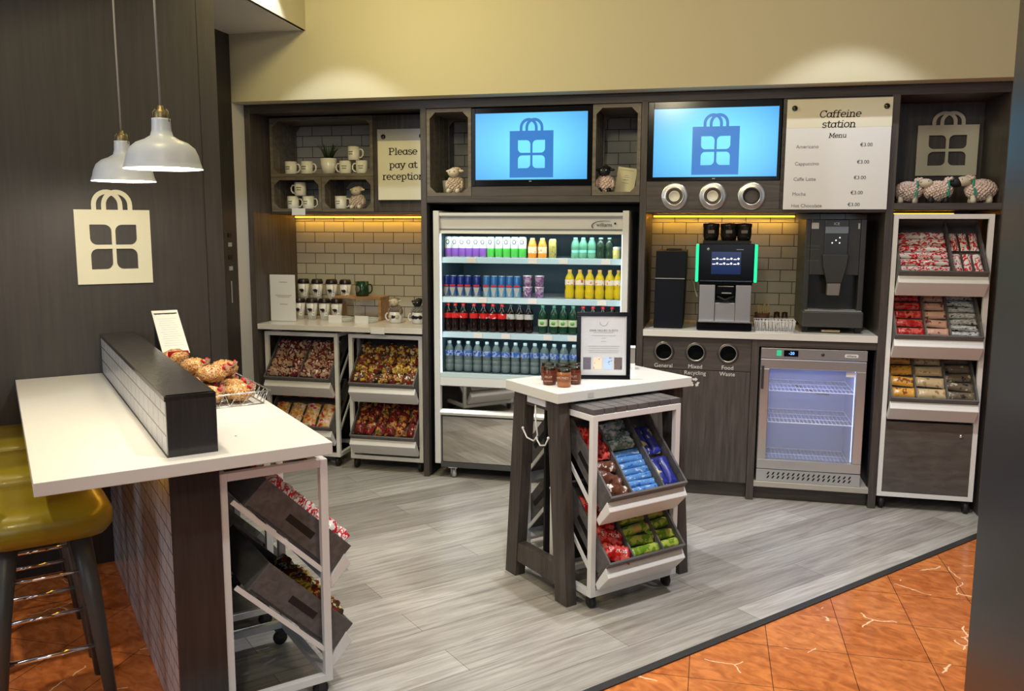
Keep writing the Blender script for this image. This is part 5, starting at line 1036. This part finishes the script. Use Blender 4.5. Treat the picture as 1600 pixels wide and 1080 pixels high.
# shelf 3
COLA = P('cola', (0.012, 0.005, 0.004), 0.08)
cr = bottle('cola_bottle', SODA, COLA, P('red_cap', (0.5, 0.01, 0.01), 0.35), labz=(0.088, 0.120, 0.029), labmat=W_('red_label', (0.60, 0.015, 0.015), (0.65, 0.02, 0.02), (0.8, 0.7, 0.68), scale=44))
cs = bottle('cola_bottle', SODA, COLA, P('black_cap', (0.02, 0.02, 0.02), 0.35), labz=(0.088, 0.120, 0.029), labmat=W_('silver_label', (0.42, 0.42, 0.43), (0.50, 0.50, 0.50), (0.2, 0.2, 0.2), scale=44))
cw = bottle('iced_tea_bottle', SODA, P('dark_green_drink', (0.010, 0.05, 0.025), 0.1), P('green_cap', (0.05, 0.20, 0.10), 0.4), labz=(0.050, 0.092, 0.030), labmat=P('cream_label', (0.60, 0.66, 0.48), 0.4), ring=P('lime_ring', (0.15, 0.42, 0.12), 0.4))
for k, x in enumerate((-1.640, -1.592, -1.538, -1.467, -1.403, -1.342, -1.283)): cr.place(T(x, YF, 0.9525), 'red-labelled cola bottle, %s of seven on third shelf' % seq(k, 7), 'red-labelled cola bottles')
for k, x in enumerate((-1.226, -1.168, -1.110, -1.080+0.028)): 
    if k < 3: cs.place(T(x, YF, 0.9525), 'silver-labelled cola bottle, %s of three on third shelf' % seq(k, 3), 'silver-labelled cola bottles')
for k, x in enumerate((-1.020, -0.948, -0.888, -0.828)): cw.place(T(x, YF, 0.9525), 'green bottle with cream round-print label, %s of four' % seq(k, 4), 'cream-labelled green bottles')
for k, x in enumerate((-0.766, -0.704, -0.643, -0.585)): cr.place(T(x, YF+0.002, 0.9525), 'red-labelled bottle behind the picture frame, %s of four' % seq(k, 4), 'bottles behind the picture frame')
wb = bottle('water_bottle', WATER, P('water_plastic', (0.17, 0.23, 0.24), 0.10, alpha=0.80), P('clear_cap', (0.55, 0.62, 0.62), 0.3), labz=(0.104, 0.138, 0.029), labmat=W_('blue_label', (0.03, 0.09, 0.42), (0.05, 0.16, 0.55), (0.35, 0.45, 0.70), (0.02, 0.06, 0.35), scale=40))
for k in range(16): wb.place(T(-1.632+k*0.0625, YF, 0.6925), 'clear water bottle with blue label, %s on bottom fridge shelf' % seq(k, 18), 'water bottles on the bottom shelf')
# ------------------------------------------------------------------ island top goods
jar = bottle('honey_jar', [(0, 0), (0.027, 0.0), (0.030, 0.005), (0.030, 0.062), (0.026, 0.069)], P('amber_honey', (0.11, 0.022, 0.008), 0.08), P('black_jar_lid', (0.02, 0.018, 0.012), 0.25, 0.4), n=24, cat='jar', labz=(0.016, 0.052, 0.030), labmat=P('brown_label', (0.13, 0.035, 0.018), 0.4), cap=(0.0285, 0.014))
jl = bottle('honey_jar', [(0, 0), (0.027, 0.0), (0.030, 0.005), (0.030, 0.062), (0.026, 0.069)], P('golden_honey', (0.34, 0.12, 0.035), 0.08), P('black_jar_lid', (0.02, 0.018, 0.012), 0.25, 0.4), n=24, cat='jar', labz=(0.024, 0.055, 0.030), labmat=P('copper_label', (0.28, 0.10, 0.05), 0.35, 0.2), cap=(0.0285, 0.014))
ZI = 0.9315
o = jl.place(T(-0.607, 3.628, ZI), 'golden honey jar, frontmost of the jars on the island'); text('lettering', 'HONEY', 0.015, P('pale_print', (0.6, 0.42, 0.3), 0.5), o, T(0, -0.0312, 0.042) @ FLAT, 0.0006)
for x, y, lb in ((-0.678, 3.668, 'dark brown jar left of golden honey jar on island'), (-0.575, 3.708, 'dark brown jar tucked behind golden honey jar, right'), (-0.705, 3.770, 'dark brown jar at back left of the island jars'), (-0.640, 3.760, 'dark brown jar at the back centre of island jars'), (-0.590, 3.800, 'dark brown jar at back right beside the picture frame')):
    o = jar.place(T(x, y, ZI), lb, 'dark jars on the island')
    if jar.used and lb.startswith('dark brown jar left'):
        G().box(-0.019, 0.019, -0.0312, -0.028, 0.018, 0.0195).obj('label_border', P('pale_print', (0.6, 0.42, 0.3), 0.5), o); text('lettering', 'FRUIT', 0.013, P('pale_print', (0.6, 0.42, 0.3), 0.5), o, T(0, -0.0312, 0.036) @ FLAT, 0.0006)
t = thing('picture_frame', 'black framed notice standing beside honey jars on the island', 'picture frame', M=T(-0.463, 3.845, ZI) @ rotm('Z', R(11)) @ rotm('X', R(-4)))
hw, hh = 0.122, 0.306; b = 0.019
G().box(-hw, hw, 0, 0.016, 0, b).box(-hw, hw, 0, 0.016, hh-b, hh).box(-hw, -hw+b, 0, 0.016, b, hh-b).box(hw-b, hw, 0, 0.016, b, hh-b).obj('frame', BG, t, 0.002)
pg = G().box(-hw+b, hw-b, 0.006, 0.012, b, hh-b).obj('notice_sheet', P('glazed_paper', (0.62, 0.63, 0.66), 0.06), t)
text('heading', 'DEAR VALUED GUESTS', 0.0125, GINK, pg, T(0, 0.0055, 0.222) @ FLAT, 0.0003)
G().tube([(0.018*cos(R(180+a_)), 0.0055, 0.262+0.018*sin(R(180+a_))) for a_ in range(0, 181, 20)], 0.0012, 5).obj('crest_print', P('soft_grey', (0.42, 0.42, 0.45), 0.5), pg)
for k, (z, w_) in enumerate(((0.212, 0.045), (0.198, 0.055), (0.186, 0.010), (0.172, 0.012), (0.150, 0.070), (0.140, 0.066), (0.130, 0.070), (0.122, 0.066))): G().box(-w_, w_, 0.0052, 0.0059, z, z+0.0022).obj('printed_line', P('soft_grey', (0.42, 0.42, 0.45), 0.5), pg)
for k, c in enumerate(((0.08, 0.07, 0.09), (0.55, 0.35, 0.27), (0.25, 0.33, 0.48), (0.08, 0.06, 0.06))): G().box(-0.092+k*0.047, -0.056+k*0.047, 0.0050, 0.0059, 0.045, 0.100).obj('printed_photo', W_('photo_%d' % k, c, tuple(min(1, q*2) for q in c), scale=60), pg)
G().box(-0.02, 0.02, 0.016, 0.020, 0.02, 0.22, M=rotm('X', R(-10))).obj('back_strut', BLK, t)
tag(G().box(-0.045, 0.045, 0, 0.06, 0, 0.105, 0).box(-0.046, 0.046, -0.001, 0.061, 0.105, 0.109, 1).box(-0.046, 0.046, -0.0015, -0.0005, 0.0, 0.03, 1).obj('card_holder', [P('taupe_box', (0.24, 0.21, 0.18), 0.5), PAP], loc=(-0.392, 4.150, ZI), rz=R(5)), 'small taupe card box with white edge behind the picture frame', 'box')
tag(G().box(0, 0.03, -0.0008, 0, 0, 0.022).obj('edge_sticker', P('pale_sticker', (0.55, 0.53, 0.50), 0.4), loc=dn(2.068+0.16, -2.8385, 0.897), rz=R(46)), 'small pale sticker on front edge of the island top', 'sticker')
# ------------------------------------------------------------------ counter goods
MC = lambda d, n, z=0.9308: Matrix.Translation(dn(d-0.032*(n+2.655), n, z)) @ rotm('Z', R(46))
t = thing('wire_basket', 'wire basket of cookie bags on the counter beside upstand', 'basket', M=MC(0.82, -3.52)); wirebasket(t, 0.26, 0.46, 0.055, 1.14, 6)
bagm = W_('peach_cookie_film', (0.22, 0.09, 0.03), (0.58, 0.34, 0.11), (0.34, 0.15, 0.05), (0.66, 0.44, 0.22), (0.30, 0.06, 0.04), scale=60, rough=0.12)
def cookiebag():
    t = thing('cookie_bag', 'x', 'cookie bag'); g = G(); g.ell((0, 0, 0.034), (0.060, 0.052, 0.034), 22, 14, rough=0.22, seed=4); g.obj('bag', bagm, t)
    g = G(); 
    for a in range(7): g.prism([(0, 0), (0.024, -0.006), (0.022, 0.008)], 0.045+0.003*a, 0.0465+0.003*a, 'z', M=T(0.045, 0, 0) @ rotm('Z', R(-60+a*20)))
    g.obj('gathered_top', P('peach_film', (0.62, 0.40, 0.28), 0.2, alpha=0.7), t)
    G().tube([(0.046, -0.022, 0.064), (0.050, -0.008, 0.050), (0.050, 0.008, 0.050), (0.044, 0.020, 0.068)], 0.0055, 6).obj('ribbon', P('red_ribbon', (0.42, 0.01, 0.02), 0.35), t); return Proto(t)
cb = cookiebag(); nms = ['front left', 'front right', 'second row left', 'second row right', 'third row left', 'third row right', 'back left', 'back right']
for k in range(8):
    cb.place(MC(0.765+0.115*(k % 2), -3.36-0.108*(k//2), 0.9308+0.008) @ rotm('Z', jig(k, 1.2)), 'clear bag of cookies with red ribbon, bottom layer %s in basket' % nms[k], 'cookie bags in the bottom of the basket')
for k, (d_, n_) in enumerate(((0.80, -3.45), (0.87, -3.56), (0.78, -3.68))):
    cb.place(MC(d_, n_, 0.9308+0.074) @ rotm('Z', jig(k+20, 1.5)), 'clear bag of cookies piled on top, %s in the counter basket' % ('nearest', 'middle', 'farthest')[k], 'cookie bags piled on top in the basket')
for k, (d_, n_, z_) in enumerate(((0.80, -3.88, 0.0), (0.75, -3.96, 0.075))):
    t = thing('gift_bag', ('red-topped clear sweet bag on the counter behind basket', 'red-topped clear sweet bag resting upon another, near price list')[k], 'sweet bag', M=MC(d_, n_, 0.9315+z_) @ rotm('Z', 0.5*k), group='red-topped bags behind the basket')
    G().ell((0, 0, 0.036), (0.065, 0.050, 0.036), 16, 10, rough=0.12, seed=k).obj('bag', bagm, t); G().prism([(-0.055, 0.040), (0.055, 0.040), (0.050, 0.062), (-0.050, 0.068)], -0.030, -0.018, 'y').obj('red_header', P('red_card', (0.42, 0.008, 0.012), 0.35), t)
t = thing('shop_price_list', 'white shop price list leaning in a slanted holder beside dark wall', 'sign', M=MC(0.705, -4.00))
Ms = T(0, 0, 0.118) @ rotm('X', R(38))
G().box(0, 0.120, 0, 0.290, -0.004, 0, M=Ms).obj('backing', BLK, t)
G().box(0.003, 0.117, 0.003, 0.287, 0.0003, 0.0018, M=Ms).obj('sheet', P('warm_paper', (0.72, 0.72, 0.68), 0.3), t)
text('heading', 'SHOP PRICE LIST', 0.0125, INK, t, Ms @ T(0.060, 0.262, 0.0022), 0.0003)
for k in range(13): G().box(0.018+0.004*(k % 3), 0.102-0.005*(k % 4), 0.055+0.0145*k, 0.0565+0.0145*k, 0.0019, 0.0022, M=Ms).obj('printed_line', P('soft_grey', (0.42, 0.42, 0.45), 0.5), t)
G().box(0.01, 0.11, 0.02, 0.05, 0.0, 0.128).box(0.01, 0.11, 0.205, 0.215, 0.0, 0.285).obj('stand', BLK, t)
# door lock plates on return panel
t = thing('lock_plate', 'strip of small metal locks on dark panel edge beside white jamb', 'lock', (-2.979, 4.93, 1.30))
for z in (0.05, 0.12, 0.20, 0.26): G().box(0, 0.004, -0.02, 0.02, z-0.013, z+0.013).obj('lock_body', SIL if z in (0.20, 0.05) else BLK, t)
G().box(0, 0.003, -0.005, 0.005, -0.17, -0.03).obj('bolt_rod', SIL, t)
